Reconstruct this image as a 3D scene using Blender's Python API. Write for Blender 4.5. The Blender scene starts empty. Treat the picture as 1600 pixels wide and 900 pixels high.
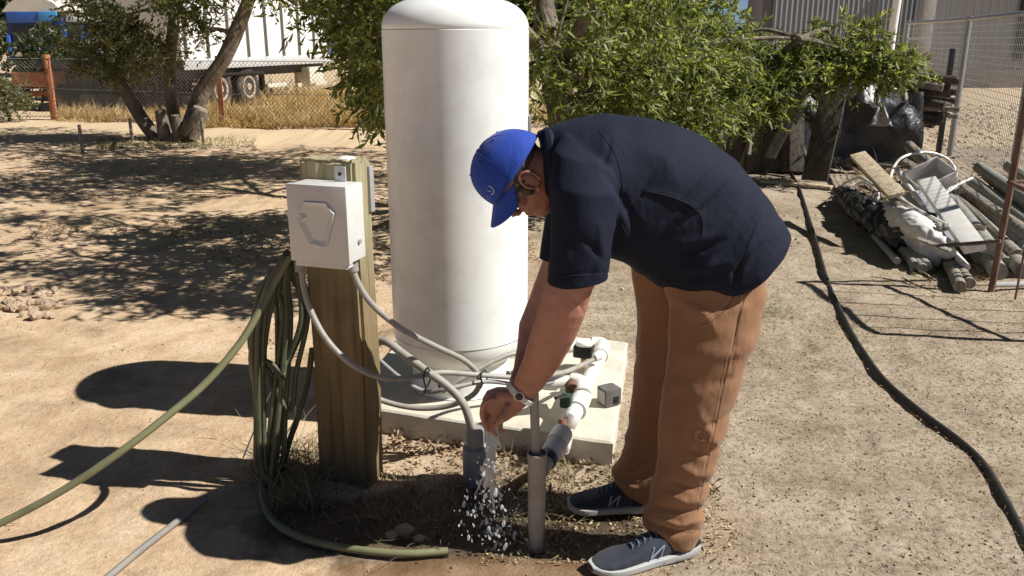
import bpy, bmesh, math, random
import numpy as np
from mathutils import Vector, Matrix
random.seed(7); RNG = np.random.default_rng(11)
C = bpy.context.scene.collection
scene = bpy.context.scene

# ---------------------------------------------------------------- camera, sky, sun, exposure
CAM_H = 1.6; PITCH = math.radians(16.3); F = 1330.0
cd = bpy.data.cameras.new('camera'); cam = bpy.data.objects.new('camera', cd); C.objects.link(cam)
cam.location = (0, 0, CAM_H); cam.rotation_euler = (math.pi/2 - PITCH, 0, 0)
cd.sensor_width = 36; cd.lens = 36*F/1600; cd.clip_end = 2000; cd.clip_start = 0.05
scene.camera = cam
SUN_EL = math.radians(46.5)
SUN_DIR = Vector((math.cos(SUN_EL)*math.cos(math.radians(-8.5)), math.cos(SUN_EL)*math.sin(math.radians(-8.5)), math.sin(SUN_EL)))
w = bpy.data.worlds.new('World'); scene.world = w; w.use_nodes = True
nt = w.node_tree; bg = nt.nodes['Background']
sky = nt.nodes.new('ShaderNodeTexSky'); sky.sky_type = 'NISHITA'; sky.sun_disc = False
sky.sun_elevation = SUN_EL; sky.sun_rotation = math.atan2(SUN_DIR.x, SUN_DIR.y)
nt.links.new(sky.outputs[0], bg.inputs[0]); bg.inputs[1].default_value = 0.05; sky.air_density = .4; sky.dust_density = .3; sky.altitude = 1200
sd = bpy.data.lights.new('sun', 'SUN'); sd.energy = 5.0; sd.angle = math.radians(0.5); sd.color = (1, .97, .915)
sun = bpy.data.objects.new('sun', sd); C.objects.link(sun); sun.rotation_euler = SUN_DIR.to_track_quat('Z', 'Y').to_euler()
sun.location = (8, 0, 9)
scene.view_settings.view_transform = 'Standard'; scene.view_settings.look = 'None'
scene.view_settings.exposure = 0.44; scene.view_settings.gamma = 1.0

# ---------------------------------------------------------------- surveying helpers (a ray of the survey photo to a place)
ct, st = math.cos(PITCH), math.sin(PITCH)
def ray(u, v):
    xc = (u-800)/F; yc = -(v-450)/F
    return Vector((xc, ct+yc*st, -st+yc*ct))
def G(u, v, z=0.0):
    d = ray(u, v); t = (z-CAM_H)/d.z
    return Vector((d.x*t, d.y*t, z))
def A(u, v, Y):
    d = ray(u, v); t = Y/d.y
    return Vector((d.x*t, Y, CAM_H+d.z*t))
def proj(P):
    P = np.asarray(P); dep = P[:, 1]*ct+(CAM_H-P[:, 2])*st; up = P[:, 1]*st+(P[:, 2]-CAM_H)*ct
    return 800+F*P[:, 0]/dep, 450-F*up/dep

# ---------------------------------------------------------------- material helpers
def new_mat(name):
    m = bpy.data.materials.new(name); m.use_nodes = True
    return m, m.node_tree, m.node_tree.nodes['Principled BSDF']
def N(nt, typ, **kw):
    n = nt.nodes.new(typ)
    for k, v in kw.items(): setattr(n, k, v)
    return n
def mix(nt, fac, a, b, mode='MIX'):
    n = N(nt, 'ShaderNodeMix', data_type='RGBA', blend_type=mode)
    for sock, val in ((0, fac), (6, a), (7, b)):
        if hasattr(val, 'is_linked') or hasattr(val, 'links'): nt.links.new(val, n.inputs[sock])
        elif sock == 0: n.inputs[0].default_value = val
        else: n.inputs[sock].default_value = (*val, 1)
    return n.outputs[2]
def noise(nt, scale, detail=4, rough=.55, stretch=None, dist=0):
    tc = N(nt, 'ShaderNodeTexCoord'); n = N(nt, 'ShaderNodeTexNoise')
    n.inputs['Scale'].default_value = scale; n.inputs['Detail'].default_value = detail
    n.inputs['Roughness'].default_value = rough; n.inputs['Distortion'].default_value = dist
    if stretch:
        mp = N(nt, 'ShaderNodeMapping'); mp.inputs['Scale'].default_value = stretch
        nt.links.new(tc.outputs['Object'], mp.inputs[0]); nt.links.new(mp.outputs[0], n.inputs[0])
    else: nt.links.new(tc.outputs['Object'], n.inputs[0])
    return n.outputs[0]
def ramp(nt, inp, stops):
    r = N(nt, 'ShaderNodeValToRGB'); nt.links.new(inp, r.inputs[0]); e = r.color_ramp.elements
    while len(e) < len(stops): e.new(.5)
    for el, (p, c) in zip(e, stops):
        el.position = p; el.color = (*c, 1) if len(c) == 3 else c
    return r.outputs[0]
def bump(nt, b, h, strength=.3, dist=.01, prev=None):
    n = N(nt, 'ShaderNodeBump'); n.inputs['Strength'].default_value = strength; n.inputs['Distance'].default_value = dist
    nt.links.new(h, n.inputs['Height'])
    if prev is not None: nt.links.new(prev, n.inputs['Normal'])
    nt.links.new(n.outputs[0], b.inputs['Normal']); return n.outputs[0]
MATS = {}
def M(name, col=None, rough=.6, var=.25, scale=8, bs=.2, bd=.004, bscale=60, metal=0, stretch=None, dirt=None, dscale=4, damt=.5, spec=.5):
    if name in MATS: return MATS[name]
    m, nt, b = new_mat(name)
    b.inputs['Roughness'].default_value = rough; b.inputs['Metallic'].default_value = metal
    b.inputs['Specular IOR Level'].default_value = spec
    n1 = noise(nt, scale, 5, .6, stretch)
    c = ramp(nt, n1, [(.3, tuple(x*(1-var) for x in col)), (.7, tuple(min(1, x*(1+var)) for x in col))])
    if dirt:
        n2 = noise(nt, dscale, 6, .65)
        f = ramp(nt, n2, [(.48, (0, 0, 0)), (.7, (damt,)*3)])
        c = mix(nt, f, c, dirt)
    nt.links.new(c, b.inputs['Base Color'])
    if bs: bump(nt, b, noise(nt, bscale, 4, .6, stretch), bs, bd)
    MATS[name] = m; return m

# ---------------------------------------------------------------- mesh helpers
def catmull(pts, sub=6, closed=False):
    P = [Vector(p) for p in pts]
    if len(P) < 3 or sub <= 1: return P
    out = []; n = len(P); rng = range(n if closed else n-1)
    for i in rng:
        if closed: p0, p1, p2, p3 = P[(i-1) % n], P[i], P[(i+1) % n], P[(i+2) % n]
        else: p0, p1, p2, p3 = P[max(i-1, 0)], P[i], P[i+1], P[min(i+2, n-1)]
        for k in range(sub):
            t = k/sub; t2 = t*t; t3 = t2*t
            out.append(.5*((2*p1)+(p2-p0)*t+(2*p0-5*p1+4*p2-p3)*t2+(3*p1-p0-3*p2+p3)*t3))
    if not closed: out.append(P[-1])
    return out
class MB:
    def __init__(s): s.v = []; s.f = []
    def add(s, vs, fs):
        o = len(s.v); s.v += [tuple(v) for v in vs]; s.f += [tuple(i+o for i in f) for f in fs]; return s
    def box(s, c, size, R=None, bev=0.0):
        c = Vector(c); hx, hy, hz = size[0]/2, size[1]/2, size[2]/2; R = R or Matrix()
        R = R.to_3x3() if hasattr(R, 'to_3x3') else R
        if bev <= 0:
            vs = [c+R@Vector((x*hx, y*hy, z*hz)) for z in (-1, 1) for y in (-1, 1) for x in (-1, 1)]
            s.add(vs, [(0, 2, 3, 1), (4, 5, 7, 6), (0, 1, 5, 4), (2, 6, 7, 3), (0, 4, 6, 2), (1, 3, 7, 5)])
        else:
            bm = bmesh.new(); bmesh.ops.create_cube(bm, size=1)
            for v in bm.verts: v.co = Vector((v.co.x*size[0], v.co.y*size[1], v.co.z*size[2]))
            bmesh.ops.bevel(bm, geom=list(bm.edges), offset=bev, segments=2, affect='EDGES', profile=.6)
            s.add([c+R@v.co for v in bm.verts], [[v.index for v in f.verts] for f in bm.faces]); bm.free()
        return s
    def tube(s, pts, r, n=8, sub=6, closed=False, cap=True):
        P = catmull(pts, sub, closed); m = len(P)
        if callable(r): R = [r(i/(m-1)) for i in range(m)]
        elif isinstance(r, (list, tuple)): R = [float(np.interp(i/(m-1), np.linspace(0, 1, len(r)), r)) for i in range(m)]
        else: R = [r]*m
        up = None; vs = []
        for i in range(m):
            if closed: t = P[(i+1) % m]-P[i-1]
            else: t = P[min(i+1, m-1)]-P[max(i-1, 0)]
            if t.length < 1e-9: t = Vector((0, 0, 1))
            t.normalize()
            if up is None: up = t.orthogonal().normalized()
            else:
                up = up-t*up.dot(t)
                up = up.normalized() if up.length > 1e-6 else t.orthogonal().normalized()
            b = t.cross(up)
            for k in range(n):
                a = 2*math.pi*k/n; vs.append(P[i]+(up*math.cos(a)+b*math.sin(a))*R[i])
        fs = []
        for i in range(m if closed else m-1):
            for k in range(n):
                j = (i+1) % m; k2 = (k+1) % n
                fs.append((i*n+k, i*n+k2, j*n+k2, j*n+k))
        if cap and not closed:
            fs.append(tuple(range(n-1, -1, -1))); fs.append(tuple((m-1)*n+k for k in range(n)))
        return s.add(vs, fs)
    def lathe(s, prof, c, n=48, R=None, cap=True):
        c = Vector(c); R = R or Matrix.Identity(3); vs = []; m = len(prof)
        for r, z in prof:
            for k in range(n):
                a = 2*math.pi*k/n; vs.append(c+R@Vector((r*math.cos(a), r*math.sin(a), z)))
        fs = [(i*n+k, i*n+(k+1) % n, (i+1)*n+(k+1) % n, (i+1)*n+k) for i in range(m-1) for k in range(n)]
        if cap: fs.append(tuple(range(n-1, -1, -1))); fs.append(tuple((m-1)*n+k for k in range(n)))
        return s.add(vs, fs)
    def sect(s, secs, n=20, p=2.0):
        """closed loft; a section is (edge point, edge point, half size vector)"""
        vs = []
        for T, B, S in secs:
            c = (T+B)/2; d = (T-B)/2
            for k in range(n):
                a = 2*math.pi*k/n; ca, sa = math.cos(a), math.sin(a)
                ca = math.copysign(abs(ca)**(2/p), ca); sa = math.copysign(abs(sa)**(2/p), sa)
                vs.append(c+d*ca+S*sa)
        m = len(secs)
        fs = [(i*n+k, i*n+(k+1) % n, (i+1)*n+(k+1) % n, (i+1)*n+k) for i in range(m-1) for k in range(n)]
        fs.append(tuple(range(n-1, -1, -1))); fs.append(tuple((m-1)*n+k for k in range(n)))
        return s.add(vs, fs)
    def ell(s, c, ax, n=16, m=10):
        """ellipsoid, ax = three axis vectors"""
        c = Vector(c); vs = [c+ax[2]]
        for i in range(1, m):
            ph = math.pi*i/m
            for k in range(n):
                a = 2*math.pi*k/n
                vs.append(c+ax[2]*math.cos(ph)+(ax[0]*math.cos(a)+ax[1]*math.sin(a))*math.sin(ph))
        vs.append(c-ax[2]); fs = [(0, 1+k, 1+(k+1) % n) for k in range(n)]
        for i in range(m-2):
            for k in range(n):
                a = 1+i*n+k; b = 1+i*n+(k+1) % n; fs.append((a, a+n, b+n, b))
        l = len(vs)-1; o = 1+(m-2)*n
        fs += [(l, o+(k+1) % n, o+k) for k in range(n)]
        return s.add(vs, fs)
    def prism(s, poly, off):
        n = len(poly); off = Vector(off); poly = [Vector(p) for p in poly]
        fs = [tuple(range(n)), tuple(range(2*n-1, n-1, -1))]+[(k, k+n, (k+1) % n+n, (k+1) % n) for k in range(n)]
        return s.add(poly+[p+off for p in poly], fs)
    def build(s, name, mat, parent=None, smooth=True, fix=True):
        me = bpy.data.meshes.new(name)
        o = bpy.data.objects.new(name, me); C.objects.link(o)
        off = parent_loc(parent) if parent else Vector((0, 0, 0))
        me.from_pydata([(v[0]-off.x, v[1]-off.y, v[2]-off.z) for v in s.v], [], s.f)
        if fix:
            bm = bmesh.new(); bm.from_mesh(me); bmesh.ops.recalc_face_normals(bm, faces=bm.faces); bm.to_mesh(me); bm.free()
        finish(o, mat, parent, smooth); return o
def parent_loc(p):
    l = Vector(p.location); q = p.parent
    while q: l += Vector(q.location); q = q.parent
    return l
def finish(o, mat, parent, smooth):
    me = o.data
    if mat: me.materials.append(mat)
    if smooth:
        me.shade_smooth()
        if len(me.polygons) < 60000:
            bm = bmesh.new(); bm.from_mesh(me)
            for e in bm.edges:
                if len(e.link_faces) == 2 and e.calc_face_angle(0) > math.radians(38): e.smooth = False
            bm.to_mesh(me); bm.free()
    if parent: o.parent = parent
def npmesh(name, V, Fc, mat, parent=None, smooth=False):
    me = bpy.data.meshes.new(name); V = np.asarray(V, dtype=np.float32); Fc = np.asarray(Fc, dtype=np.int32)
    if parent: V = V-np.array(parent_loc(parent), dtype=np.float32)
    k = Fc.shape[1]
    me.vertices.add(len(V)); me.vertices.foreach_set('co', V.ravel())
    me.loops.add(Fc.size); me.loops.foreach_set('vertex_index', Fc.ravel())
    me.polygons.add(len(Fc)); me.polygons.foreach_set('loop_start', np.arange(0, Fc.size, k, dtype=np.int32))
    me.update(calc_edges=True)
    if smooth: me.shade_smooth()
    me.materials.append(mat)
    o = bpy.data.objects.new(name, me); C.objects.link(o)
    if parent: o.parent = parent
    return o
def thing(name, label, cat, loc=(0, 0, 0), group=None):
    o = bpy.data.objects.new(name, None); C.objects.link(o); o.location = loc; o.empty_display_size = .1
    o['label'] = label; o['category'] = cat
    if group: o['group'] = group
    return o
def tag(o, label, cat, group=None, kind=None):
    if label: o['label'] = label
    if cat: o['category'] = cat
    if group: o['group'] = group
    if kind: o['kind'] = kind
    return o
def rotz(a): return Matrix.Rotation(a, 3, 'Z')
def along(d, roll=0.0):
    d = Vector(d).normalized(); q = d.to_track_quat('Z', 'Y').to_matrix()
    return q @ Matrix.Rotation(roll, 3, 'Z')
def beam(mb, a, b, w_, h_, roll=0, bev=0):
    a, b = Vector(a), Vector(b); R = along(b-a, roll); mb.box((a+b)/2, (w_, h_, (b-a).length), R, bev); return mb

# smooth value noise in numpy
_T = np.random.default_rng(3).random((256, 256))
def vn(x, y, s):
    x = np.asarray(x)*s; y = np.asarray(y)*s; xi = np.floor(x).astype(int); yi = np.floor(y).astype(int)
    fx = x-xi; fy = y-yi; fx = fx*fx*(3-2*fx); fy = fy*fy*(3-2*fy)
    g = lambda a, b: _T[a % 256, b % 256]
    return (g(xi, yi)*(1-fx)+g(xi+1, yi)*fx)*(1-fy)+(g(xi, yi+1)*(1-fx)+g(xi+1, yi+1)*fx)*fy
def Hn(x, y):
    x = np.asarray(x, dtype=float); y = np.asarray(y, dtype=float)
    h = (vn(x, y, 1.3)-.5)*.025+(vn(x+9, y+4, 4)-.5)*.014+(vn(x, y, 11)-.5)*.009+(vn(x+3, y, 27)-.5)*.005
    far = np.clip((y-5)/8, 0, 1); h = h*(1+far*1.2)
    # slightly scooped wet hollow under the tap
    h -= .012*np.exp(-(((x+.15)/.55)**2+((y-2.55)/.28)**2))
    for (fx, fy, fa) in ((-1.5, 2.7, .4), (-1.25, 3.25, .5), (-1.75, 3.6, .3), (1.2, 2.6, 1.2), (1.45, 3.2, 1.4), (1.1, 3.75, 1.3), (1.6, 4.4, 1.5), (2.2, 3.0, .2), (-2.2, 4.3, .8)):
        ca, sa = math.cos(fa), math.sin(fa); a = (x-fx)*ca+(y-fy)*sa; b = -(x-fx)*sa+(y-fy)*ca
        q_ = (a/.14)**2+(b/.05)**2; h = h-.009*np.exp(-q_**2)+.004*np.exp(-(q_-1.6)**2*3)
    return h-.004
def hz(x, y): return float(Hn(np.array([x]), np.array([y]))[0])

# ================================================================= GROUND
def ground_mat():
    m, nt, b = new_mat('dirt'); b.inputs['Roughness'].default_value = .95; b.inputs['Specular IOR Level'].default_value = .15
    tc = N(nt, 'ShaderNodeTexCoord'); sep = N(nt, 'ShaderNodeSeparateXYZ'); nt.links.new(tc.outputs['Object'], sep.inputs[0])
    def math_(op, a, b_=None):
        n = N(nt, 'ShaderNodeMath', operation=op)
        for i, v in enumerate((a, b_)):
            if v is None: continue
            if isinstance(v, (int, float)): n.inputs[i].default_value = v
            else: nt.links.new(v, n.inputs[i])
        return n.outputs[0]
    big = noise(nt, .9, 5, .6); mid = noise(nt, 4, 6, .65); fine = noise(nt, 38, 6, .7); grit = noise(nt, 140, 4, .7)
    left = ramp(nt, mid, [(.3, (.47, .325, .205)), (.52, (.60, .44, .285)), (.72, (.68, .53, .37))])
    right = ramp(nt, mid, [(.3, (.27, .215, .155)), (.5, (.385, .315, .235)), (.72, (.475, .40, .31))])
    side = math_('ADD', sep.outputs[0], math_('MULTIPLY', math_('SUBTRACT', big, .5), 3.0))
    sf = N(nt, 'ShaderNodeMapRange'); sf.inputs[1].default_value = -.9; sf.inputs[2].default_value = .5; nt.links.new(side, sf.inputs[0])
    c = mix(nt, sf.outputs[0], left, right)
    # fine grit
    g = ramp(nt, fine, [(.36, (.52, .50, .48)), (.5, (1, 1, 1)), (.68, (1.25, 1.2, 1.12))])
    gl_ = N(nt, 'ShaderNodeMapRange'); gl_.inputs[3].default_value = .32; gl_.inputs[4].default_value = .8; nt.links.new(sf.outputs[0], gl_.inputs[0])
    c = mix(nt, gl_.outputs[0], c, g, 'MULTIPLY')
    g2 = ramp(nt, grit, [(.35, (.6, .58, .55)), (.52, (1, 1, 1)), (.7, (1.25, 1.22, 1.18))])
    c = mix(nt, math_('MULTIPLY', gl_.outputs[0], .8), c, g2, 'MULTIPLY')
    pt_ = ramp(nt, noise(nt, .55, 7, .7, None, 1.2), [(.38, (.80, .76, .72)), (.5, (1, 1, 1)), (.64, (1.12, 1.12, 1.12))]); c = mix(nt, .8, c, pt_, 'MULTIPLY')
    # grassy litter tint
    lf = ramp(nt, noise(nt, 2.2, 6, .7), [(.55, (0, 0, 0)), (.68, (.55, .55, .55))])
    c = mix(nt, lf, c, (.20, .165, .10))
    # pale wheel track in the distance
    yb = N(nt, 'ShaderNodeMapRange', interpolation_type='SMOOTHSTEP'); yb.inputs[1].default_value = 12.6; yb.inputs[2].default_value = 13.8
    yj = math_('ADD', sep.outputs[1], math_('MULTIPLY', math_('SUBTRACT', big, .5), 2.0)); nt.links.new(yj, yb.inputs[0])
    c = mix(nt, math_('MULTIPLY', yb.outputs[0], .75), c, (.60, .46, .30))
    # wet earth by the tap, darkened and widened to paint in the shade there
    dx = math_('DIVIDE', math_('ADD', sep.outputs[0], .20), .74); dy = math_('DIVIDE', math_('SUBTRACT', sep.outputs[1], 2.60), .30)
    rr = math_('ADD', math_('MULTIPLY', dx, dx), math_('MULTIPLY', dy, dy))
    rr = math_('ADD', rr, math_('MULTIPLY', math_('SUBTRACT', mid, .5), 2.2))
    wet_shade = N(nt, 'ShaderNodeMapRange', interpolation_type='SMOOTHSTEP'); wet_shade.inputs[1].default_value = 1.25; wet_shade.inputs[2].default_value = .6; nt.links.new(rr, wet_shade.inputs[0])
    wet = wet_shade.outputs[0]  # mask of wet earth and painted shade together
    c = mix(nt, math_('MULTIPLY', wet, .85), c, (.050, .034, .022))
    # damp rim at the front of the picture
    dx2 = math_('DIVIDE', math_('ADD', sep.outputs[0], .12), .50); dy2 = math_('DIVIDE', math_('SUBTRACT', sep.outputs[1], 2.28), .13)
    r2 = math_('ADD', math_('MULTIPLY', dx2, dx2), math_('MULTIPLY', dy2, dy2)); r2 = math_('ADD', r2, math_('MULTIPLY', math_('SUBTRACT', mid, .5), 2.0))
    w2 = N(nt, 'ShaderNodeMapRange', interpolation_type='SMOOTHSTEP'); w2.inputs[1].default_value = 1.3; w2.inputs[2].default_value = .5; nt.links.new(r2, w2.inputs[0])
    c = mix(nt, math_('MULTIPLY', w2.outputs[0], .75), c, (.20, .115, .055))
    nt.links.new(c, b.inputs['Base Color'])
    rg = math_('SUBTRACT', .95, math_('MULTIPLY', wet, .68)); nt.links.new(rg, b.inputs['Roughness'])
    p = bump(nt, b, fine, .55, .02); bump(nt, b, grit, .5, .006, p)
    return m
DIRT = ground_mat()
def axis(lo, hi, d0, far_lo, far_hi, g=1.12):
    mid = list(np.arange(lo, hi, d0)); a = []; d = d0; x = lo
    while x > far_lo: d *= g; x -= d; a.append(x)
    b = []; d = d0; x = mid[-1]
    while x < far_hi: d *= g; x += d; b.append(x)
    return np.array(a[::-1]+mid+b)
gx = axis(-3.2, 3.6, .025, -500, 500, 1.06); gy = axis(1.6, 5.2, .025, -60, 900, 1.06)
GX, GY = np.meshgrid(gx, gy); GZ = Hn(GX, GY); GZ[(np.abs(GX) > 60) | (GY > 80)] = 0
nx, ny = len(gx), len(gy); idx = np.arange(nx*ny).reshape(ny, nx)
gf = np.stack([idx[:-1, :-1], idx[:-1, 1:], idx[1:, 1:], idx[1:, :-1]], -1).reshape(-1, 4)
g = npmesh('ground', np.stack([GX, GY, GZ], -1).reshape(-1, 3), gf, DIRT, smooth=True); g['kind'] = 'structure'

# ================================================================= MATERIALS
def leaf_mat(name, dark, mid_, light, trans=.35, rough=.42):
    m, nt, b = new_mat(name); gi = N(nt, 'ShaderNodeNewGeometry')
    c = ramp(nt, gi.outputs['Random Per Island'], [(0, dark), (.5, mid_), (1, light)])
    nt.links.new(c, b.inputs['Base Color']); b.inputs['Roughness'].default_value = rough
    t = N(nt, 'ShaderNodeBsdfTranslucent'); c2 = mix(nt, 1.0, c, (1.7, 1.6, .7), 'MULTIPLY'); nt.links.new(c2, t.inputs[0])
    ms = N(nt, 'ShaderNodeMixShader'); ms.inputs[0].default_value = trans
    nt.links.new(b.outputs[0], ms.inputs[1]); nt.links.new(t.outputs[0], ms.inputs[2])
    nt.links.new(ms.outputs[0], nt.nodes['Material Output'].inputs[0]); return m
LEAF = leaf_mat('leaf_green', (.06, .08, .022), (.15, .19, .05), (.36, .40, .16), .45, .5)
LEAF_L = leaf_mat('leaf_olive', (.07, .085, .04), (.14, .16, .07), (.26, .26, .13), .4)
LEAF_FAR = leaf_mat('leaf_far', (.03, .045, .015), (.06, .08, .03), (.10, .12, .05), .25)
STRAW = leaf_mat('straw', (.22, .15, .08), (.42, .31, .16), (.60, .47, .28), .15, .8)
LITTER = leaf_mat('litter', (.10, .06, .035), (.26, .17, .10), (.46, .36, .24), .1, .85)
PEBB = leaf_mat('pebble', (.16, .12, .09), (.34, .26, .18), (.55, .46, .35), 0, .95)
BARK = M('bark', (.20, .165, .125), .95, .4, 9, .9, .03, 30, stretch=(1, 1, .35), dirt=(.07, .05, .04), dscale=6, damt=.8)
BARKD = M('bark_dark', (.10, .08, .06), .95, .4, 9, .8, .02, 30)
TANKW = M('tank_paint', (.86, .87, .84), .34, .035, 7, .05, .002, 5, stretch=(1, 1, .10), dirt=(.60, .575, .50), dscale=7, damt=.4)
def wood_mat(name, a, b_, green=None, sc=26):
    m, nt, b = new_mat(name); b.inputs['Roughness'].default_value = .9; b.inputs['Specular IOR Level'].default_value = .2
    n1 = noise(nt, sc, 6, .65, (1, 1, .045), .4); n2 = noise(nt, 2.5, 4)
    c = ramp(nt, n1, [(.32, a), (.55, b_), (.75, tuple(min(1, x*1.25) for x in b_))])
    if green: c = mix(nt, ramp(nt, n2, [(.4, (0, 0, 0)), (.62, (.8,)*3)]), c, green)
    if name == 'post_timber':
        tc = N(nt, 'ShaderNodeTexCoord'); sp_ = N(nt, 'ShaderNodeSeparateXYZ'); nt.links.new(tc.outputs['Object'], sp_.inputs[0])
        ad = N(nt, 'ShaderNodeMath', operation='MULTIPLY_ADD'); nt.links.new(n2, ad.inputs[0]); ad.inputs[1].default_value = -.8; nt.links.new(sp_.outputs[2], ad.inputs[2])
        mr = N(nt, 'ShaderNodeMapRange', interpolation_type='SMOOTHSTEP'); nt.links.new(ad.outputs[0], mr.inputs[0])
        mr.inputs[1].default_value = .62; mr.inputs[2].default_value = .25
        dk = mix(nt, 1.0, c, (.50, .43, .36), 'MULTIPLY'); c = mix(nt, mr.outputs[0], c, dk)
    n3 = noise(nt, 70, 3, .6, (1, 1, .02)); c = mix(nt, ramp(nt, n3, [(.30, (.75,)*3), (.42, (0, 0, 0))]), c, tuple(x*.35 for x in a))
    nt.links.new(c, b.inputs['Base Color']); bump(nt, b, n1, .8, .012); return m
POSTW = wood_mat('post_timber', (.22, .17, .10), (.46, .39, .25), (.32, .31, .18))
GREYW = wood_mat('grey_timber', (.13, .115, .095), (.34, .30, .25))
PALEW = wood_mat('pale_timber', (.34, .26, .17), (.58, .47, .33))
DARKW = wood_mat('dark_timber', (.045, .035, .028), (.12, .10, .08))
BOXW = M('enclosure_paint', (.62, .615, .60), .38, .03, 6, .03, .001, 90, dirt=(.55, .51, .43), dscale=14, damt=.35)
CONC = M('concrete', (.60, .565, .46), .9, .10, 12, .5, .004, 90, dirt=(.42, .37, .28), dscale=5, damt=.6)
GREYC = M('grey_conduit', (.33, .315, .285), .5, .12, 14, .06, .002, 40, dirt=(.22, .175, .125), dscale=10, damt=.75)
DGREY = M('grey_plastic', (.30, .295, .285), .55, .1, 14, .08, .002, 60, dirt=(.18, .14, .10), dscale=12, damt=.6)
PVC = M('white_pvc', (.78, .76, .71), .4, .05, 10, .05, .002, 60, dirt=(.58, .50, .38), dscale=12, damt=.5)
BLACK = M('black_plastic', (.018, .018, .018), .45, .3, 20, .1, .002, 60)
TUBEBLK = M('black_tube', (.014, .013, .012), .6, .4, 8, .15, .003, 40, dirt=(.045, .035, .025), dscale=6, damt=.7)
HOSE = M('green_hose_lit', (.19, .195, .10), .5, .25, 5, .12, .002, 80, dirt=(.25, .21, .13), dscale=7, damt=.6)  # sunlight on the lit lengths is put into this hose green
HOSED = M('dark_green_hose', (.075, .085, .048), .5, .3, 6, .12, .002, 80, dirt=(.18, .16, .10), dscale=8, damt=.6)  # darker copy of the same hose green, beside the lit one
BRASS = M('brass', (.42, .27, .12), .35, .2, 30, .1, .001, 90, metal=.85)
RUST = M('rusty_steel', (.16, .085, .055), .85, .4, 14, .5, .003, 90, dirt=(.25, .22, .20), dscale=9, damt=.7)
STEEL = M('galvanised_steel', (.42, .42, .42), .5, .12, 10, .1, .002, 60, metal=.35)
SHEDM = M('shed_steel', (.22, .23, .25), .5, .06, 2, 0, dirt=(.24, .22, .2), dscale=1.5, damt=.4)
SHEDL = M('shed_steel_light', (.34, .355, .38), .5, .06, 2, 0, dirt=(.3, .27, .24), dscale=1.5, damt=.4)
WHITE = M('white_paint', (.80, .80, .78), .5, .04, 2, 0, dirt=(.6, .56, .5), dscale=2, damt=.3)
BLUE = M('blue_paint', (.035, .13, .48), .45, .15, 3, 0)
BLUED = M('dark_blue_paint', (.02, .045, .16), .45, .2, 3, 0)
CREAM = M('cream_paint', (.70, .66, .55), .6, .08, 3, 0)
ORANGE = M('orange_rust_paint', (.50, .20, .10), .8, .3, 6, .3, .005, 40, dirt=(.2, .09, .05), dscale=5, damt=.7)
RUBBER = M('rubber', (.03, .028, .026), .8, .3, 10, .2, .01, 40, dirt=(.22, .17, .12), dscale=2, damt=.7)
TARP = M('dark_tarp', (.022, .022, .024), .38, .3, 6, .6, .02, 14, dirt=(.06, .05, .045), dscale=4, damt=.6)
TARPG = M('grey_tarp', (.32, .32, .33), .5, .2, 6, .6, .02, 14)
BAG = M('white_woven_bag', (.66, .64, .60), .75, .08, 14, .4, .006, 60, dirt=(.42, .37, .30), dscale=7, damt=.6)
SKIN = M('skin', (.37, .175, .125), .5, .13, 22, .25, .0015, 220, dirt=(.42, .17, .12), dscale=12, damt=.5)
SKIN.node_tree.nodes['Principled BSDF'].inputs['Subsurface Weight'].default_value = .08
SKIN.node_tree.nodes['Principled BSDF'].inputs['Subsurface Radius'].default_value = (.01, .004, .002)
HAIR = M('grey_hair', (.085, .07, .06), .7, .5, 60, .8, .003, 300, stretch=(1, 6, 1))
def cloth(name, col, var, sc=3, weave=420, rough=.85, sheen=.2, fade=None):
    m, nt, b = new_mat(name); b.inputs['Roughness'].default_value = rough; b.inputs['Specular IOR Level'].default_value = .25
    b.inputs['Sheen Weight'].default_value = sheen; b.inputs['Sheen Roughness'].default_value = .5
    c = ramp(nt, noise(nt, sc, 5), [(.3, tuple(x*(1-var) for x in col)), (.7, tuple(x*(1+var) for x in col))])
    if fade: c = mix(nt, ramp(nt, noise(nt, 9, 5, .7), [(.5, (0, 0, 0)), (.75, (.6,)*3)]), c, fade)
    nt.links.new(c, b.inputs['Base Color'])
    p = bump(nt, b, noise(nt, weave, 2), .25, .0015); bump(nt, b, noise(nt, 16, 4, .6, (1, 1, .6), .8), .35, .012, p); return m
SHIRT = cloth('navy_polo', (.0075, .0105, .024), .18, 3, 420, .85, .0)
TROU = cloth('tan_trousers', (.275, .143, .076), .10, 4, 380, .9, .1, (.25, .14, .08))
CAPM = cloth('blue_cap', (.014, .055, .36), .08, 4, 420, .75, .2)
SHOE = cloth('slate_mesh_shoe', (.036, .042, .056), .25, 14, 500, .8, .1)
SHOED = M('dark_suede', (.012, .012, .015), .85, .3, 30, .3, .002, 300)
SOLE = M('grey_rubber_sole', (.40, .41, .40), .7, .1, 20, .1, .002, 80, dirt=(.3, .25, .19), dscale=20, damt=.6)

def glass_mat(name, white=.35):
    m, nt, b = new_mat(name); b.inputs['Base Color'].default_value = (.97, .98, 1, 1); b.inputs['Roughness'].default_value = .06
    b.inputs['IOR'].default_value = 1.33; b.inputs['Transmission Weight'].default_value = 1
    d = N(nt, 'ShaderNodeBsdfDiffuse'); d.inputs[0].default_value = (.9, .92, .93, 1)
    t = N(nt, 'ShaderNodeBsdfTranslucent'); t.inputs[0].default_value = (.9, .92, .93, 1)
    m1 = N(nt, 'ShaderNodeMixShader'); m1.inputs[0].default_value = .5; nt.links.new(d.outputs[0], m1.inputs[1]); nt.links.new(t.outputs[0], m1.inputs[2])
    m2 = N(nt, 'ShaderNodeMixShader'); m2.inputs[0].default_value = white
    nt.links.new(b.outputs[0], m2.inputs[1]); nt.links.new(m1.outputs[0], m2.inputs[2]); nt.links.new(m2.outputs[0], nt.nodes['Material Output'].inputs[0]); return m
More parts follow.
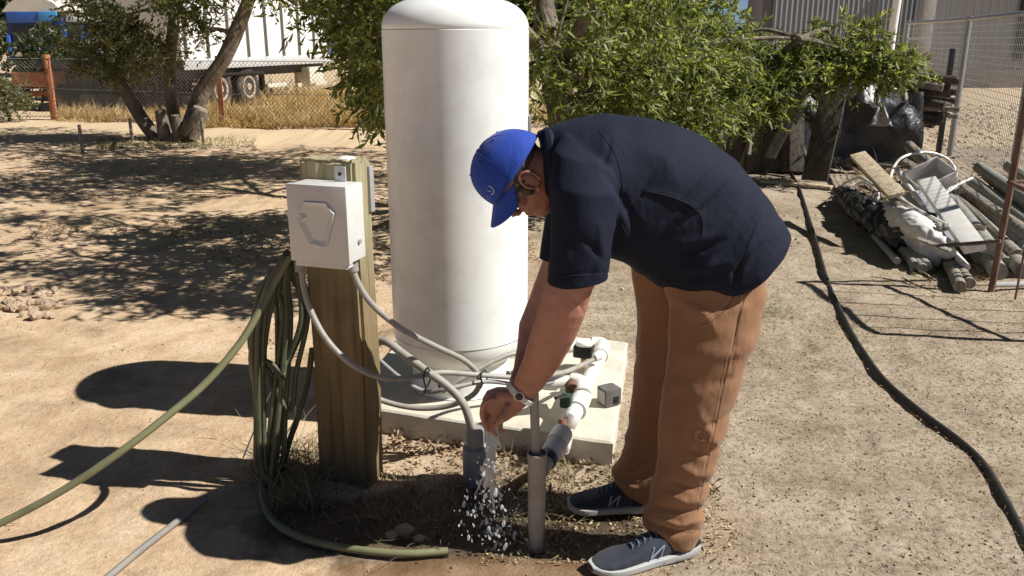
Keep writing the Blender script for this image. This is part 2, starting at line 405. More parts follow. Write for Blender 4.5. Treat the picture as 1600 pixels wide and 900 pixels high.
WATER = glass_mat('water', .62)  # white share stands in for the sun glints on clear drops

# ================================================================= SLAB, TANK
FR, FL, BR, BL = Vector((.392, 3.0, 0)), Vector((-.74, 3.36, 0)), Vector((.60, 4.14, 0)), Vector((-.52, 4.50, 0))
def slab():
    t = .1; ring = [FL, FR, BR, BL]; c = sum(ring, Vector())/4; bm = bmesh.new()
    vs = []
    for z, s in ((-.06, 1), (t-.008, 1), (t, .985)):
        vs.append([bm.verts.new((c+(p-c)*s)+Vector((0, 0, z))) for p in ring])
    for a, b in ((0, 1), (1, 2)):
        for k in range(4): bm.faces.new((vs[a][k], vs[a][(k+1) % 4], vs[b][(k+1) % 4], vs[b][k]))
    bm.faces.new(vs[2]); bm.faces.new(vs[0][::-1])
    bmesh.ops.subdivide_edges(bm, edges=list(bm.edges), cuts=14, use_grid_fill=True)
    for v in bm.verts:
        if v.co.z > -.05:
            n = vn(np.array([v.co.x*1.0]), np.array([v.co.y+v.co.z*3]), 16)[0]-.5
            v.co += Vector((n*.006, n*.006, n*.004))
    me = bpy.data.meshes.new('concrete_slab'); bm.to_mesh(me); bm.free()
    o = bpy.data.objects.new('concrete_slab', me); C.objects.link(o); finish(o, CONC, None, True)
    tag(o, 'pale concrete slab under the white pressure tank', 'slab'); return o
slab()
TX, TY, TR = -.230, 3.62, .299
tank = thing('pressure_tank', 'tall white cylindrical water pressure tank standing on the concrete slab', 'tank', (TX, TY, .1))
prof = [(TR, .335), (TR, 1.632)]
MB().lathe([(TR-.004, .352), (TR, .356), (TR, 1.634), (TR-.004, 1.637)], (TX, TY, 0), 96, cap=False).build('shell', TANKW, tank)
dome = [(TR-.003, 1.6375)]+[(TR*math.cos(a)**.55 if a < 1.5 else 0.03, 1.64+.125*math.sin(a)) for a in np.linspace(.05, 1.5, 16)]
MB().lathe(dome, (TX, TY, 0), 96).build('dome', TANKW, tank)
bowl = [(TR-.003, .351), (TR-.004, .335), (TR-.014, .30), (TR-.040, .265), (TR-.075, .24), (TR-.10, .232)]
MB().lathe(bowl, (TX, TY, 0), 96, cap=False).build('lower_bowl', TANKW, tank)
MB().lathe([(.226, .101), (.234, .104), (.226, .109), (.222, .155), (.212, .25)], (TX, TY, 0), 96, cap=False).build('base_skirt', TANKW, tank)
for k in range(4):
    a = math.radians(250+k*90); MB().ell((TX+.224*math.cos(a), TY+.224*math.sin(a), .165), (Vector((.014, 0, 0)), Vector((0, .014, 0)), Vector((0, 0, .014)))).build('vent_plug', BLACK, tank)
# pale rectangular label/bracket on the right side of the tank
pa = A(829, 190, 3.72); MB().box((TX+TR+.005, TY-.02, pa.z), (.012, .05, .075), None, .003).build('data_plate', STEEL, tank)

# ================================================================= POST, BOX
ROT = math.radians(-18); RZ = rotz(ROT)
PX, PY = -.612, 2.935
post = thing('timber_post', 'thick weathered timber post holding the white control box', 'post', (PX, PY, 0))
def post_mesh():
    bm = bmesh.new(); bmesh.ops.create_cube(bm, size=1)
    for v in bm.verts: v.co = Vector((v.co.x*.215, v.co.y*.125, (v.co.z+.5)*1.36-.15))
    bmesh.ops.bevel(bm, geom=[e for e in bm.edges], offset=.012, segments=2, affect='EDGES')
    for k in range(6):
        bmesh.ops.subdivide_edges(bm, edges=[e for e in bm.edges if abs(e.verts[0].co.z-e.verts[1].co.z) > .3], cuts=1, use_grid_fill=True) if k < 2 else None
    bmesh.ops.subdivide_edges(bm, edges=[e for e in bm.edges if e.calc_length() > .06], cuts=12, use_grid_fill=True)
    for v in bm.verts:
        z = v.co.z; gr = (vn(np.array([v.co.x*60+v.co.y*90]), np.array([z*.8]), 1.0)[0]-.5)
        v.co.x += (vn(np.array([z*2.2]), np.array([4.]), 1)[0]-.5)*.010; v.co.y += gr*.009
        if z > 1.1: v.co.z += (vn(np.array([v.co.x*70]), np.array([v.co.y*70]), 1)[0]-.5)*.016-.01*max(0, v.co.y*6)
        v.co = RZ@v.co
    me = bpy.data.meshes.new('post_shaft'); bm.to_mesh(me); bm.free(); o = bpy.data.objects.new('post_shaft', me); C.objects.link(o)
    finish(o, POSTW, post, True)
post_mesh()
q = RZ@Vector((.055, -.01, 0)); MB().lathe([(.030, 0), (.030, .008), (.022, .013)], (PX+q.x, PY+q.y, 1.203), 20).build('galvanised_cap', WHITE, post)
# narrow grey strap behind the right side of the post
q = RZ@Vector((.112, .045, 0)); MB().box((PX+q.x, PY+q.y, 1.10), (.012, .03, .16), RZ, .002).build('metal_strap', STEEL, post)
# control box
bc = A(496, 351, 2.742); nrm = RZ@Vector((0, -1, 0)); xax = RZ@Vector((1, 0, 0)); BW, BH, BD = .222, .262, .118
box = thing('control_box', 'white painted metal control box screwed to the timber post', 'control box', tuple(bc-nrm*BD))
cb = bc-nrm*(BD/2+.004)
MB().box(cb, (BW-.006, BD, BH-.006), RZ, .006).build('housing', BOXW, box)
lid = MB().box(bc-nrm*.012, (BW, .024, BH), RZ, .006); lid.build('lid', BOXW, box)
lip = MB().box(bc-nrm*.03+Vector((0, 0, -BH/2-.008))-xax*.0, (BW*.86, .05, .018), RZ, .003); lip.build('bottom_flange', BOXW, box)
tabp = bc-nrm*(BD-.004)+Vector((0, 0, BH/2+.022))+xax*.035
tb = MB().box(tabp+nrm*.008, (.042, .004, .05), RZ, .001); tb.build('mounting_tab', BOXW, box)
MB().lathe([(.006, 0), (.006, .003)], tabp+nrm*.0115, 12, RZ@Matrix.Rotation(math.pi/2, 3, 'X')).build('screw', BLACK, box)
def fp(x, z, o=0.0): return bc+xax*x+Vector((0, 0, z))+nrm*o
# raised emblem on the lid: a faceted shield with two wings
emb = MB()
def facet(outer, h0, h1, inner, cap=True):
    n = len(outer); vs = [fp(x, z, h0) for x, z in outer]+[fp(x, z, h1) for x, z in inner]
    emb.add(vs, [(k, (k+1) % n, (k+1) % n+n, k+n) for k in range(n)]+([tuple(range(n, 2*n))] if cap else []))
oc = [(-.070, .040), (-.045, .078), (.040, .078), (.072, .045), (.066, .022), (.058, .000), (.036, -.072), (.018, -.078), (-.010, -.070), (-.030, -.072), (-.072, .010), (-.050, .022)]
ic = [(-.046, .038), (-.034, .058), (.030, .058), (.048, .040), (.046, .024), (.036, -.002), (.022, -.050), (.012, -.056), (-.006, -.052), (-.018, -.050), (-.046, .008), (-.034, .024)]
facet(oc, -.001, .009, [(x*.93, z*.93) for x, z in oc], False)

facet([(x*.93, z*.93) for x, z in oc], .009, .001, ic)
emb.build('raised_emblem', BOXW, box, smooth=False)
MB().lathe([(.008, 0), (.008, .006)], bc+xax*(BW/2-.002)-nrm*.075+Vector((0, 0, -.065)), 12, RZ@Matrix.Rotation(math.pi/2, 3, 'Y')).build('knockout', STEEL, box)

# ================================================================= CONDUITS, PIPES
def pxt(lst): return [A(u, v, Y) for u, v, Y in lst]
def pipe(name, label, cat, pts, r, mat, n=12, sub=8, group=None):
    o = MB().tube(pts, r, n, sub).build(name, mat); tag(o, label, cat, group); return o
cA = thing('conduit', 'grey conduit from the left underside of the control box sagging across the post', 'conduit', tuple(A(472, 418, 2.80)))
MB().tube(pxt([(470, 405, 2.80), (473, 440, 2.79), (484, 482, 2.77), (510, 530, 2.75), (548, 568, 2.74), (595, 590, 2.76), (640, 590, 2.84), (690, 582, 2.95), (750, 586, 3.03), (820, 590, 3.12), (880, 582, 3.25), (918, 566, 3.40), (930, 560, 3.44)]), .0105, 12).build('sheath', GREYC, cA)
MB().tube(pxt([(469, 408, 2.80), (470, 424, 2.798)]), .019, 12, 1).build('gland', DGREY, cA)
for u, v, Y, rr in ((668, 589, 2.90, 26), (757, 588, 3.04, 18)):
    MB().tube(pxt([(u, v-rr*.55, Y-.012), (u-6, v, Y-.05), (u-2, v+rr*.6, Y-.012), (u+5, v, Y+.03)]), .0035, 6, 6, closed=True).build('cable_tie', BLACK, cA)
    MB().tube(pxt([(u-2, v+rr*.55, Y-.015), (u-6, v+rr*1.05, Y-.02)]), .0028, 6, 1).build('cable_tie', BLACK, cA)
cB = thing('conduit', 'grey conduit from the right side of the control box looping past the tank foot', 'conduit', tuple(A(552, 415, 2.80)))
MB().tube(pxt([(550, 405, 2.80), (556, 435, 2.79), (580, 474, 2.80), (625, 512, 2.86), (680, 541, 2.96), (725, 563, 3.02), (748, 588, 3.05), (742, 614, 3.06), (706, 633, 3.09), (660, 638, 3.10), (618, 632, 3.10), (585, 620, 3.10), (560, 600, 3.11)]), .0110, 12).build('sheath', GREYC, cB)
MB().tube(pxt([(550, 406, 2.80), (552, 424, 2.795)]), .019, 12, 1).build('gland', DGREY, cB)
cC = thing('conduit', 'thick grey conduit from behind the post curving down into the grey riser cap', 'conduit', tuple(A(740, 670, 2.90)))
MB().tube(pxt([(575, 545, 3.07), (600, 533, 3.03), (630, 553, 2.98), (665, 579, 2.93), (700, 604, 2.90), (725, 633, 2.89), (736, 668, 2.89)]), .0155, 12).build('sheath', GREYC, cC)
rc = A(741, 668, 2.89)
cap_ = thing('bore_cap', 'grey plastic conduit riser standing out of the ground beside the water stream', 'riser', (rc.x, rc.y, 0))
MB().lathe([(.030, rc.z-.075), (.034, rc.z-.07), (.034, rc.z-.01), (.028, rc.z)], (rc.x+.003, rc.y, 0), 20).build('coupling', DGREY, cap_)
MB().lathe([(.048, -.03), (.048, rc.z-.08), (.030, rc.z-.072)], (rc.x+.003, rc.y, 0), 20).build('sleeve', DGREY, cap_)
pipe('conduit', 'thin grey conduit curling behind the crossing cables from the tank foot', 'conduit', pxt([(690, 612, 3.12), (725, 590, 3.14), (768, 566, 3.2), (805, 552, 3.26), (845, 556, 3.32)]), .0105, GREYC)
pipe('conduit', 'dark grey conduit hugging the underside of the crossing bundle', 'conduit', pxt([(590, 560, 3.10), (625, 590, 3.02), (665, 612, 2.98), (705, 606, 2.96), (760, 596, 3.04), (820, 602, 3.14), (868, 596, 3.24)]), .009, DGREY)

man_ = thing('pvc_manifold', 'white PVC pipework with valve and fittings along the right of the slab', 'pipework', tuple(G(900, 640, .1)))
g_ = lambda u, v, z: G(u, v, z)
P1 = [g_(800, 560, .22), g_(850, 545, .22), g_(888, 531, .22)]
MB().tube([g_(790, 552, .22), g_(930, 538, .22)], .028, 16, 1).build('pipe', PVC, man_)
el = [g_(925, 538, .22), g_(941, 540, .22), g_(938, 556, .22)]
MB().tube(el, .036, 16, 5).build('elbow', PVC, man_)
MB().tube([g_(939, 552, .22), g_(903, 632, .20)], .031, 16, 1).build('pipe', PVC, man_)
MB().tube([g_(910, 618, .20), g_(900, 642, .20)], .041, 16, 1).build('coupling', PVC, man_)
MB().tube([g_(902, 636, .20), g_(893, 652, .19), g_(885, 668, .14)], .034, 16, 4).build('elbow', PVC, man_)
MB().tube([g_(889, 655, .18), g_(884, 690, .10), g_(880, 704, .06)], .024, 14, 4).build('pipe', PVC, man_)
MB().tube([g_(836, 598, .25), g_(905, 596, .24)], .027, 14, 1).build('pipe', PVC, man_)
MB().tube([g_(893, 596, .24), g_(908, 600, .24), g_(910, 615, .22)], .036, 14, 4).build('elbow', PVC, man_)
MB().tube([g_(892, 583, .25), g_(895, 610, .23)], .030, 12, 1).build('union_nut', RUST, man_)
MB().box(g_(885, 626, .24), (.045, .045, .05), rotz(-.3), .006).build('valve_body', M('green_valve', (.02, .07, .04), .4, .2, 20), man_)
MB().tube([g_(884, 618, .29), g_(868, 622, .31)], .007, 8, 1).build('valve_handle', BLACK, man_)
MB().tube([g_(879, 655, .20), g_(877, 690, .12)], .016, 12, 1).build('brass_nipple', M('copper_brown', (.26, .12, .08), .5, .2, 20), man_)
sw = A(912, 548, 3.52)
swt = thing('pressure_switch', 'small black pressure switch with pale lid on top of the manifold', 'pressure switch', tuple(sw-Vector((0, 0, .06))))
MB().box(sw, (.085, .06, .055), rotz(-.3), .008).build('switch_body', BLACK, swt)
MB().lathe([(.038, 0), (.040, .008), (.034, .018), (.02, .022)], sw+Vector((.002, 0, .028)), 24).build('switch_lid', PVC, swt)
MB().tube([sw+Vector((0, 0, -.03)), sw+Vector((.004, .03, -.085))], .014, 10, 1).build('stem', BRASS, swt)
e_ = A(929, 559, 3.44); MB().tube([e_, e_+Vector((.022, .012, .004))], .02, 12, 1).build('gland', PVC, swt)
# little dark cube on the slab
kb = G(952, 634, .1); kbt = thing('switch_cover', 'loose grey square switch cover lying on the slab beside the trouser leg', 'cover', (kb.x, kb.y, .1))
KR = rotz(math.radians(28))
MB().box(kb+Vector((0, .02, .041)), (.078, .072, .078), KR, .006).build('cover_shell', M('cover_dark', (.13, .12, .11), .6, .2, 20), kbt)
MB().box(kb+Vector((0, .02, .041))+KR@Vector((-.041, 0, 0)), (.003, .056, .056), KR, .001).build('label_plate', M('cover_pale', (.45, .42, .37), .7, .2, 20), kbt)
MB().box(kb+Vector((0, .02, .041))+KR@Vector((.012, -.038, -.010)), (.024, .004, .03), KR, .001).build('opening', BLACK, kbt)
# grey riser in front
rb = G(838, 852); ris = thing('riser_pipe', 'upright grey PVC pipe with sleeve and side branch beside the falling water', 'pipe', (rb.x, rb.y, 0))
rt = A(834, 600, 2.47)
MB().tube([(rb.x-.001, rb.y+.005, .25), (rt.x, 2.47, rt.z)], .0148, 14, 1).build('stem', GREYC, ris)
z1 = A(836, 706, 2.46).z
MB().lathe([(.022, -.04), (.0235, .02), (.0285, .07), (.029, z1-.035), (.032, z1-.03), (.032, z1), (.0285, z1+.002), (.027, z1-.01)], (rb.x, rb.y, 0), 24).build('sleeve', GREYC, ris)
ba = A(846, 735, 2.48); bb = A(874, 685, 2.66)
MB().tube([ba, bb], .026, 16, 1).build('side_branch', GREYC, ris)
d_ = (bb-ba).normalized()
MB().tube([ba+d_*.05, ba+d_*.075], .032, 16, 1).build('seal_ring', BLACK, ris)
MB().tube([ba+d_*.085, bb+d_*.03], .034, 16, 1).build('branch_socket', M('blue_grey_plastic', (.52, .53, .56), .5, .1, 20), ris)
MB().tube([bb-d_*.03, bb+d_*.035], .037, 16, 1).build('branch_collar', PVC, ris)
MB().tube([bb+d_*.02, A(881, 700, 2.95), A(884, 690, 3.02)], .022, 12, 4).build('link_pipe', PVC, ris)
# ================================================================= HOSES
hc = thing('garden_hose', 'green hose coiled on the post and trailing to the lower left corner', 'hose', tuple(A(440, 410, 2.88)))
pts = []; loops = [(414, 742, 400, 446), (404, 735, 396, 440), (425, 738, 408, 452), (425, 596, 394, 474), (412, 748, 402, 436), (432, 590, 400, 470), (420, 745, 406, 448), (440, 640, 415, 480), (408, 730, 398, 452)]
for i, (ub, vb, ul, ur) in enumerate(loops):
    y = 2.83+.012*(i % 5)+.006*i
    pts += [A(446+3*(i % 4), 402+6*(i % 5), y+.02), A((ul+442)/2, 445, y-.01), A(ul, 520+8*(i % 3), y-.02), A(ul+2, (520+vb)/2, y-.02), A(ub-3, vb-14, y-.01), A(ub+6, vb, y), A(ub+14, vb-18, y+.012), A((ur+ub)/2+6, (520+vb)/2, y+.02), A(ur, 500, y+.03), A(ur-6, 450, y+.03)]
MB().tube([p+Vector((random.gauss(0, .006), random.gauss(0, .008), random.gauss(0, .008))) for p in pts], .0098, 9, 5).build('coil', HOSED, hc)
MB().tube([A(452, 402, 2.86), A(430, 440, 2.82), A(402, 492, 2.76), A(372, 540, 2.72), A(320, 600, 2.66), A(255, 655, 2.58), A(180, 712, 2.52), A(95, 768, 2.48), A(0, 818, 2.45), A(-80, 850, 2.42)], .0128, 12, 8).build('trailing_length', HOSE, hc)
MB().tube([A(452, 395, 2.89), A(470, 400, 2.93)], .006, 6, 1).build('hook', RUST, hc)
pipe('garden_hose', 'green hose end lying on the wet ground in front of the post', 'hose', [A(432, 640, 2.93), A(424, 690, 2.90), Vector(G(414, 738, .02)), G(410, 775, .013), G(425, 812, .013), G(465, 838, .014), G(520, 853, .013), G(585, 862, .013), G(640, 865, .012), G(700, 861, .011)], .0125, HOSE, 12, 8)
pipe('drain_pipe', 'straight grey poly pipe lying in the sand at the lower left', 'pipe', [G(322, 778, .012), G(280, 812, .012), G(225, 855, .012), G(165, 905, .012), G(100, 965, .012)], .0115, M('grey_poly', (.22, .21, .20), .6, .2, 30, .3, .003, 60, dirt=(.3, .24, .17), dscale=14, damt=.7), 12, 8)
pipe('dark_tube', 'black tube snaking across the gravel at the right', 'pipe', [G(u, v, .010) for u, v in [(1230, 262), (1247, 290), (1262, 335), (1278, 388), (1293, 440), (1325, 510), (1352, 555), (1385, 598), (1440, 645), (1500, 690), (1540, 730), (1575, 790), (1600, 840), (1625, 900)]], .015, TUBEBLK, 12, 10)  # dark curved line over the gravel, modelled as a tube
pipe('dark_tube', 'thin dark irrigation pipe curling behind the timber post', 'pipe', [A(478, 470, 3.0), A(470, 520, 3.02), A(455, 555, 3.03), A(436, 580, 3.04)], .009, TUBEBLK)
pipe('garden_hose', 'loose dark green hose strand hanging beside the left of the post', 'hose', [A(488, 545, 2.96), A(480, 600, 2.97), A(466, 650, 2.96), A(452, 690, 2.95), G(440, 735, .012)], .0115, HOSED)
pipe('wire', 'thin pale wire loop sticking out of the weeds beside the hose coil', 'wire', [G(440, 690, .0), A(462, 650, 2.98), A(452, 622, 2.98), A(425, 612, 2.97), G(380, 715, .02)], .003, PVC, 6)

# ================================================================= PERSON
S = Vector((0, 1, 0))
def sec(T, B, a, Y): return (A(T[0], T[1], Y), A(B[0], B[1], Y), S*a)
def secY(T, B, a, Y1, Y2=None): return (A(T[0], T[1], Y1), A(B[0], B[1], Y2 or Y1), S*a)
def remesh(name, mb, vox, mat, parent, smooth_it=6, folds=None, extra=None, fac=.5):
    me = bpy.data.meshes.new('tmp'); me.from_pydata(mb.v, [], mb.f)
    bm = bmesh.new(); bm.from_mesh(me); bmesh.ops.recalc_face_normals(bm, faces=bm.faces); bm.to_mesh(me); bm.free()
    o = bpy.data.objects.new('tmp', me); C.objects.link(o)
    m = o.modifiers.new('r', 'REMESH'); m.mode = 'VOXEL'; m.voxel_size = vox; m.adaptivity = 0
    if smooth_it:
        s_ = o.modifiers.new('s', 'SMOOTH'); s_.factor = fac; s_.iterations = smooth_it
    dg = bpy.context.evaluated_depsgraph_get(); ev = o.evaluated_get(dg); me2 = bpy.data.meshes.new_from_object(ev)
    bpy.data.objects.remove(o); me2.name = name; n = len(me2.vertices)
    co = np.empty(n*3, dtype=np.float32); me2.vertices.foreach_get('co', co); co = co.reshape(-1, 3)
    no = np.empty(n*3, dtype=np.float32); me2.vertices.foreach_get('normal', no); no = no.reshape(-1, 3)
    if folds:
        u, v = proj(co); d = np.zeros(n)
        face = np.clip(-no[:, 1]*2.2+.35, 0, 1)
        for (pl, amp, wd) in folds:
            best = np.full(n, 1e9); prog = np.zeros(n)
            for (x1, y1), (x2, y2) in zip(pl[:-1], pl[1:]):
                dx, dy = x2-x1, y2-y1; t = np.clip(((u-x1)*dx+(v-y1)*dy)/(dx*dx+dy*dy), 0, 1)
                dd = np.hypot(u-x1-t*dx, v-y1-t*dy); best = np.minimum(best, dd)
            a0, a1 = np.array(pl[0]), np.array(pl[-1]); L = np.hypot(*(a1-a0))
            t = ((u-a0[0])*(a1[0]-a0[0])+(v-a0[1])*(a1[1]-a0[1]))/L**2
            taper = np.clip(1.15-np.abs(t-.5)*1.5, 0, 1)
            d += amp*np.exp(-(best/wd)**2)*taper
        co = co+no*(d*face)[:, None]
    if extra is not None: co = extra(co, no)
    off = np.array(parent_loc(parent), dtype=np.float32)
    co = (co-off).astype(np.float32); me2.vertices.foreach_set('co', co.ravel()); me2.update()
    me2.materials.clear(); me2.materials.append(mat); me2.shade_smooth()
    o2 = bpy.data.objects.new(name, me2); C.objects.link(o2); o2.parent = parent; return o2

person = thing('person', 'person in blue cap, navy polo shirt and tan trousers bending over the tap', 'person', tuple(G(1010, 830)))
YH = 2.50
O = A(806, 270, YH)
U = Vector((-.885, 0, .465)).normalized(); Fw = Vector((-U.z, 0, U.x)); Fw = Vector((-.465, 0, -.885))
def hp(f, s, u): return O+Fw*f+S*s+U*u
skin = MB()
# head
skin.ell(hp(-.005, 0, .005), (Fw*.098, S*.077, U*.105), 24, 16)
skin.ell(hp(.022, 0, -.075), (Fw*.070, S*.060, U*.062), 20, 12)      # mid face
skin.ell(hp(.045, 0, -.112), (Fw*.042, S*.043, U*.034), 16, 10)      # chin
skin.ell(hp(.012, 0, -.098), (Fw*.062, S*.058, U*.042), 16, 10)      # jaw
skin.ell(hp(.075, 0, -.012), (Fw*.024, S*.058, U*.015), 14, 8)       # brow
for sg in (-1, 1):
    skin.ell(hp(.058, sg*.042, -.048), (Fw*.024, S*.022, U*.02), 12, 8)  # cheek
    # ear: bowl, rim and lobe
    ec = hp(-.012, sg*.079, -.044)
    skin.ell(ec-S*sg*.004, (Fw*.018, S*.008, U*.030), 12, 8)
    rim = [hp(-.012+.022*math.cos(t_), sg*(.088+.006*math.sin(t_/2)), -.040+.033*math.sin(t_)) for t_ in np.linspace(-.7, math.pi+.9, 12)]
    skin.tube(rim, [.0038, .0045, .005, .005, .0045], 8, 3)
    skin.ell(hp(.001, sg*.080, -.074), (Fw*.009, S*.006, U*.010), 10, 6)
    skin.ell(hp(.008, sg*.080, -.046), (Fw*.005, S*.006, U*.008), 10, 6)
# nose, lips
skin.tube([hp(.086, 0, -.022), hp(.104, 0, -.046), hp(.112, 0, -.060)], [.009, .012, .015], 10, 4)
for sg in (-1, 1): skin.ell(hp(.100, sg*.011, -.063), (Fw*.011, S*.009, U*.008), 10, 6)
skin.ell(hp(.087, 0, -.086), (Fw*.011, S*.024, U*.006), 12, 6)
skin.ell(hp(.084, 0, -.097), (Fw*.011, S*.021, U*.006), 12, 6)
# neck
skin.sect([(hp(-.093, 0, .01), hp(.045, 0, -.03), S*.062), (hp(-.100, 0, -.04), hp(.038, 0, -.10), S*.068), (A(848, 205, 2.51), A(866, 305, 2.51), S*.070), (A(892, 205, 2.52), A(892, 330, 2.52), S*.10)], 20)
# torso hidden under the shirt
skin.sect([sec((890, 205), (885, 330), .14, 2.52), sec((950, 205), (935, 360), .19, 2.52), sec((1050, 225), (985, 385), .17, 2.53), sec((1140, 290), (1030, 400), .13, 2.54), sec((1175, 345), (1075, 405), .11, 2.55), sec((1160, 385), (1090, 415), .10, 2.56)], 18)
# near (left) arm
ar = [((868, 250), (952, 262), .062, 2.36), ((870, 300), (948, 306), .062, 2.31), ((868, 380), (940, 382), .056, 2.30), ((858, 430), (936, 432), .052, 2.295), ((848, 458), (926, 452), .050, 2.295), ((839, 490), (915, 490), .050, 2.305), ((827, 526), (898, 531), .047, 2.33), ((817, 560), (874, 573), .040, 2.37), ((805, 590), (850, 604), .031, 2.41), ((800, 606), (834, 621), .027, 2.43), ((787, 612), (818, 634), .026, 2.445)]
skin.sect([sec(a, b, c, Y) for a, b, c, Y in ar], 20)
# near hand: palm and five fingers, curled down round the tap
skin.sect([sec((796, 606), (824, 632), .028, 2.44), sec((776, 606), (812, 642), .036, 2.45), sec((760, 612), (797, 653), .042, 2.46), sec((753, 624), (784, 660), .040, 2.465)], 18, 2.4)
def finger(base, mid1, mid2, tip, r): skin.tube([A(*base), A(*mid1), A(*mid2), A(*tip)], [r*1.1, r*1.05, r*.95, r*.8, r*.55], 10, 5)
finger((772, 622, 2.425), (757, 630, 2.42), (753, 648, 2.425), (757, 663, 2.435), .0095)
finger((768, 632, 2.445), (756, 642, 2.44), (757, 662, 2.445), (764, 674, 2.455), .0098)
finger((776, 642, 2.47), (767, 656, 2.47), (768, 672, 2.472), (776, 681, 2.475), .0095)
finger((786, 648, 2.492), (782, 662, 2.495), (784, 672, 2.495), (790, 677, 2.495), .0085)
finger((794, 632, 2.415), (786, 650, 2.40), (778, 661, 2.40), (771, 668, 2.41), .0105)     # thumb from the side of the palm
# far (right) arm and hand
ar2 = [((872, 250), (948, 262), .060, 2.70), ((866, 310), (935, 312), .058, 2.74), ((850, 400), (908, 404), .052, 2.75), ((826, 468), (882, 474), .048, 2.75), ((811, 505), (862, 515), .047, 2.74), ((808, 540), (850, 550), .040, 2.70), ((802, 575), (838, 585), .031, 2.64), ((794, 600), (824, 612), .026, 2.59), ((782, 614), (812, 632), .028, 2.57), ((770, 622), (802, 648), .034, 2.56), ((764, 632), (790, 658), .030, 2.555)]
skin.sect([sec(a, b, c, Y) for a, b, c, Y in ar2], 18)
for i, (du, dv) in enumerate(((0, 0), (6, 6), (12, 10), (18, 12))):
    y = 2.53+.02*i; skin.tube([A(772+du, 634+dv, y), A(761+du, 644+dv, y), A(760+du, 656+dv, y-.01), A(766+du, 664+dv, y-.02)], [.0105, .010, .009, .006], 10, 5)
skin.tube([A(790, 622, 2.53), A(778, 632, 2.515), A(768, 640, 2.51)], [.0115, .0105, .007], 10, 5)
# legs hidden inside the trousers
skin.sect([sec((1100, 400), (1160, 400), .05, 2.50), sec((1080, 520), (1140, 520), .05, 2.43), sec((1060, 640), (1120, 650), .055, 2.42), sec((1035, 760), (1085, 765), .045, 2.42), sec((1035, 835), (1080, 835), .035, 2.42)], 16)
skin.sect([sec((1040, 400), (1150, 400), .08, 2.64), sec((1010, 520), (1085, 520), .065, 2.66), sec((1005, 640), (1055, 640), .055, 2.67), sec((985, 720), (1030, 720), .04, 2.68), sec((975, 770), (1020, 770), .035, 2.68)], 16)
def creases(co, no):
    n_ = (vn(co[:, 0]*70, co[:, 2]*70, 1)-.5)*.0012
    return co+no*n_[:, None]
remesh('body', skin, .0038, SKIN, person, 2, folds=[([(892, 462), (905, 475), (912, 490)], -.003, 4), ([(880, 470), (868, 500), (852, 540)], .0022, 5), ([(866, 490), (850, 530)], -.0015, 4)], extra=creases)
# hair below the cap
hr = MB(); hr.ell(hp(-.012, 0, -.004), (Fw*.094, S*.0805, U*.040), 24, 14)
hr.ell(hp(.022, -.067, -.045), (Fw*.014, S*.014, U*.026), 12, 8); hr.ell(hp(.022, .067, -.045), (Fw*.014, S*.014, U*.026), 12, 8)
remesh('hair', hr, .006, HAIR, person, 3, extra=lambda co, no: co+no*((vn(co[:, 0]*160, co[:, 1]*160+co[:, 2]*160, 1)-.5)*.004)[:, None])
# shirt
sh = MB()
sh.sect([sec((846, 212), (853, 300), .085, 2.51), sec((858, 200), (858, 325), .12, 2.51), sec((876, 192), (870, 352), .18, 2.51), sec((905, 184), (893, 378), .225, 2.52), sec((950, 179), (925, 392), .238, 2.52), sec((1000, 182), (950, 400), .235, 2.53), sec((1050, 192), (968, 406), .225, 2.53), sec((1100, 214), (978, 412), .218, 2.54), sec((1145, 246), (986, 420), .212, 2.54), sec((1182, 286), (998, 424), .210, 2.55), sec((1210, 326), (1010, 432), .212, 2.55), sec((1230, 358), (1034, 445), .214, 2.55), sec((1219, 376), (1070, 449), .212, 2.55), sec((1197, 394), (1102, 448), .204, 2.55), sec((1174, 408), (1126, 444), .194, 2.55)], 40, 2.35)
sh.sect([sec((880, 205), (965, 240), .07, 2.42), sec((862, 235), (972, 262), .085, 2.36), sec((857, 290), (968, 300), .09, 2.31), sec((860, 345), (962, 352), .086, 2.295), sec((858, 400), (956, 402), .083, 2.29), sec((855, 442), (951, 438), .080, 2.29)], 28)
sh.sect([sec((880, 215), (965, 245), .07, 2.66), sec((858, 245), (960, 265), .085, 2.72), sec((852, 330), (945, 336), .085, 2.75), sec((840, 405), (925, 410), .075, 2.75)], 24)
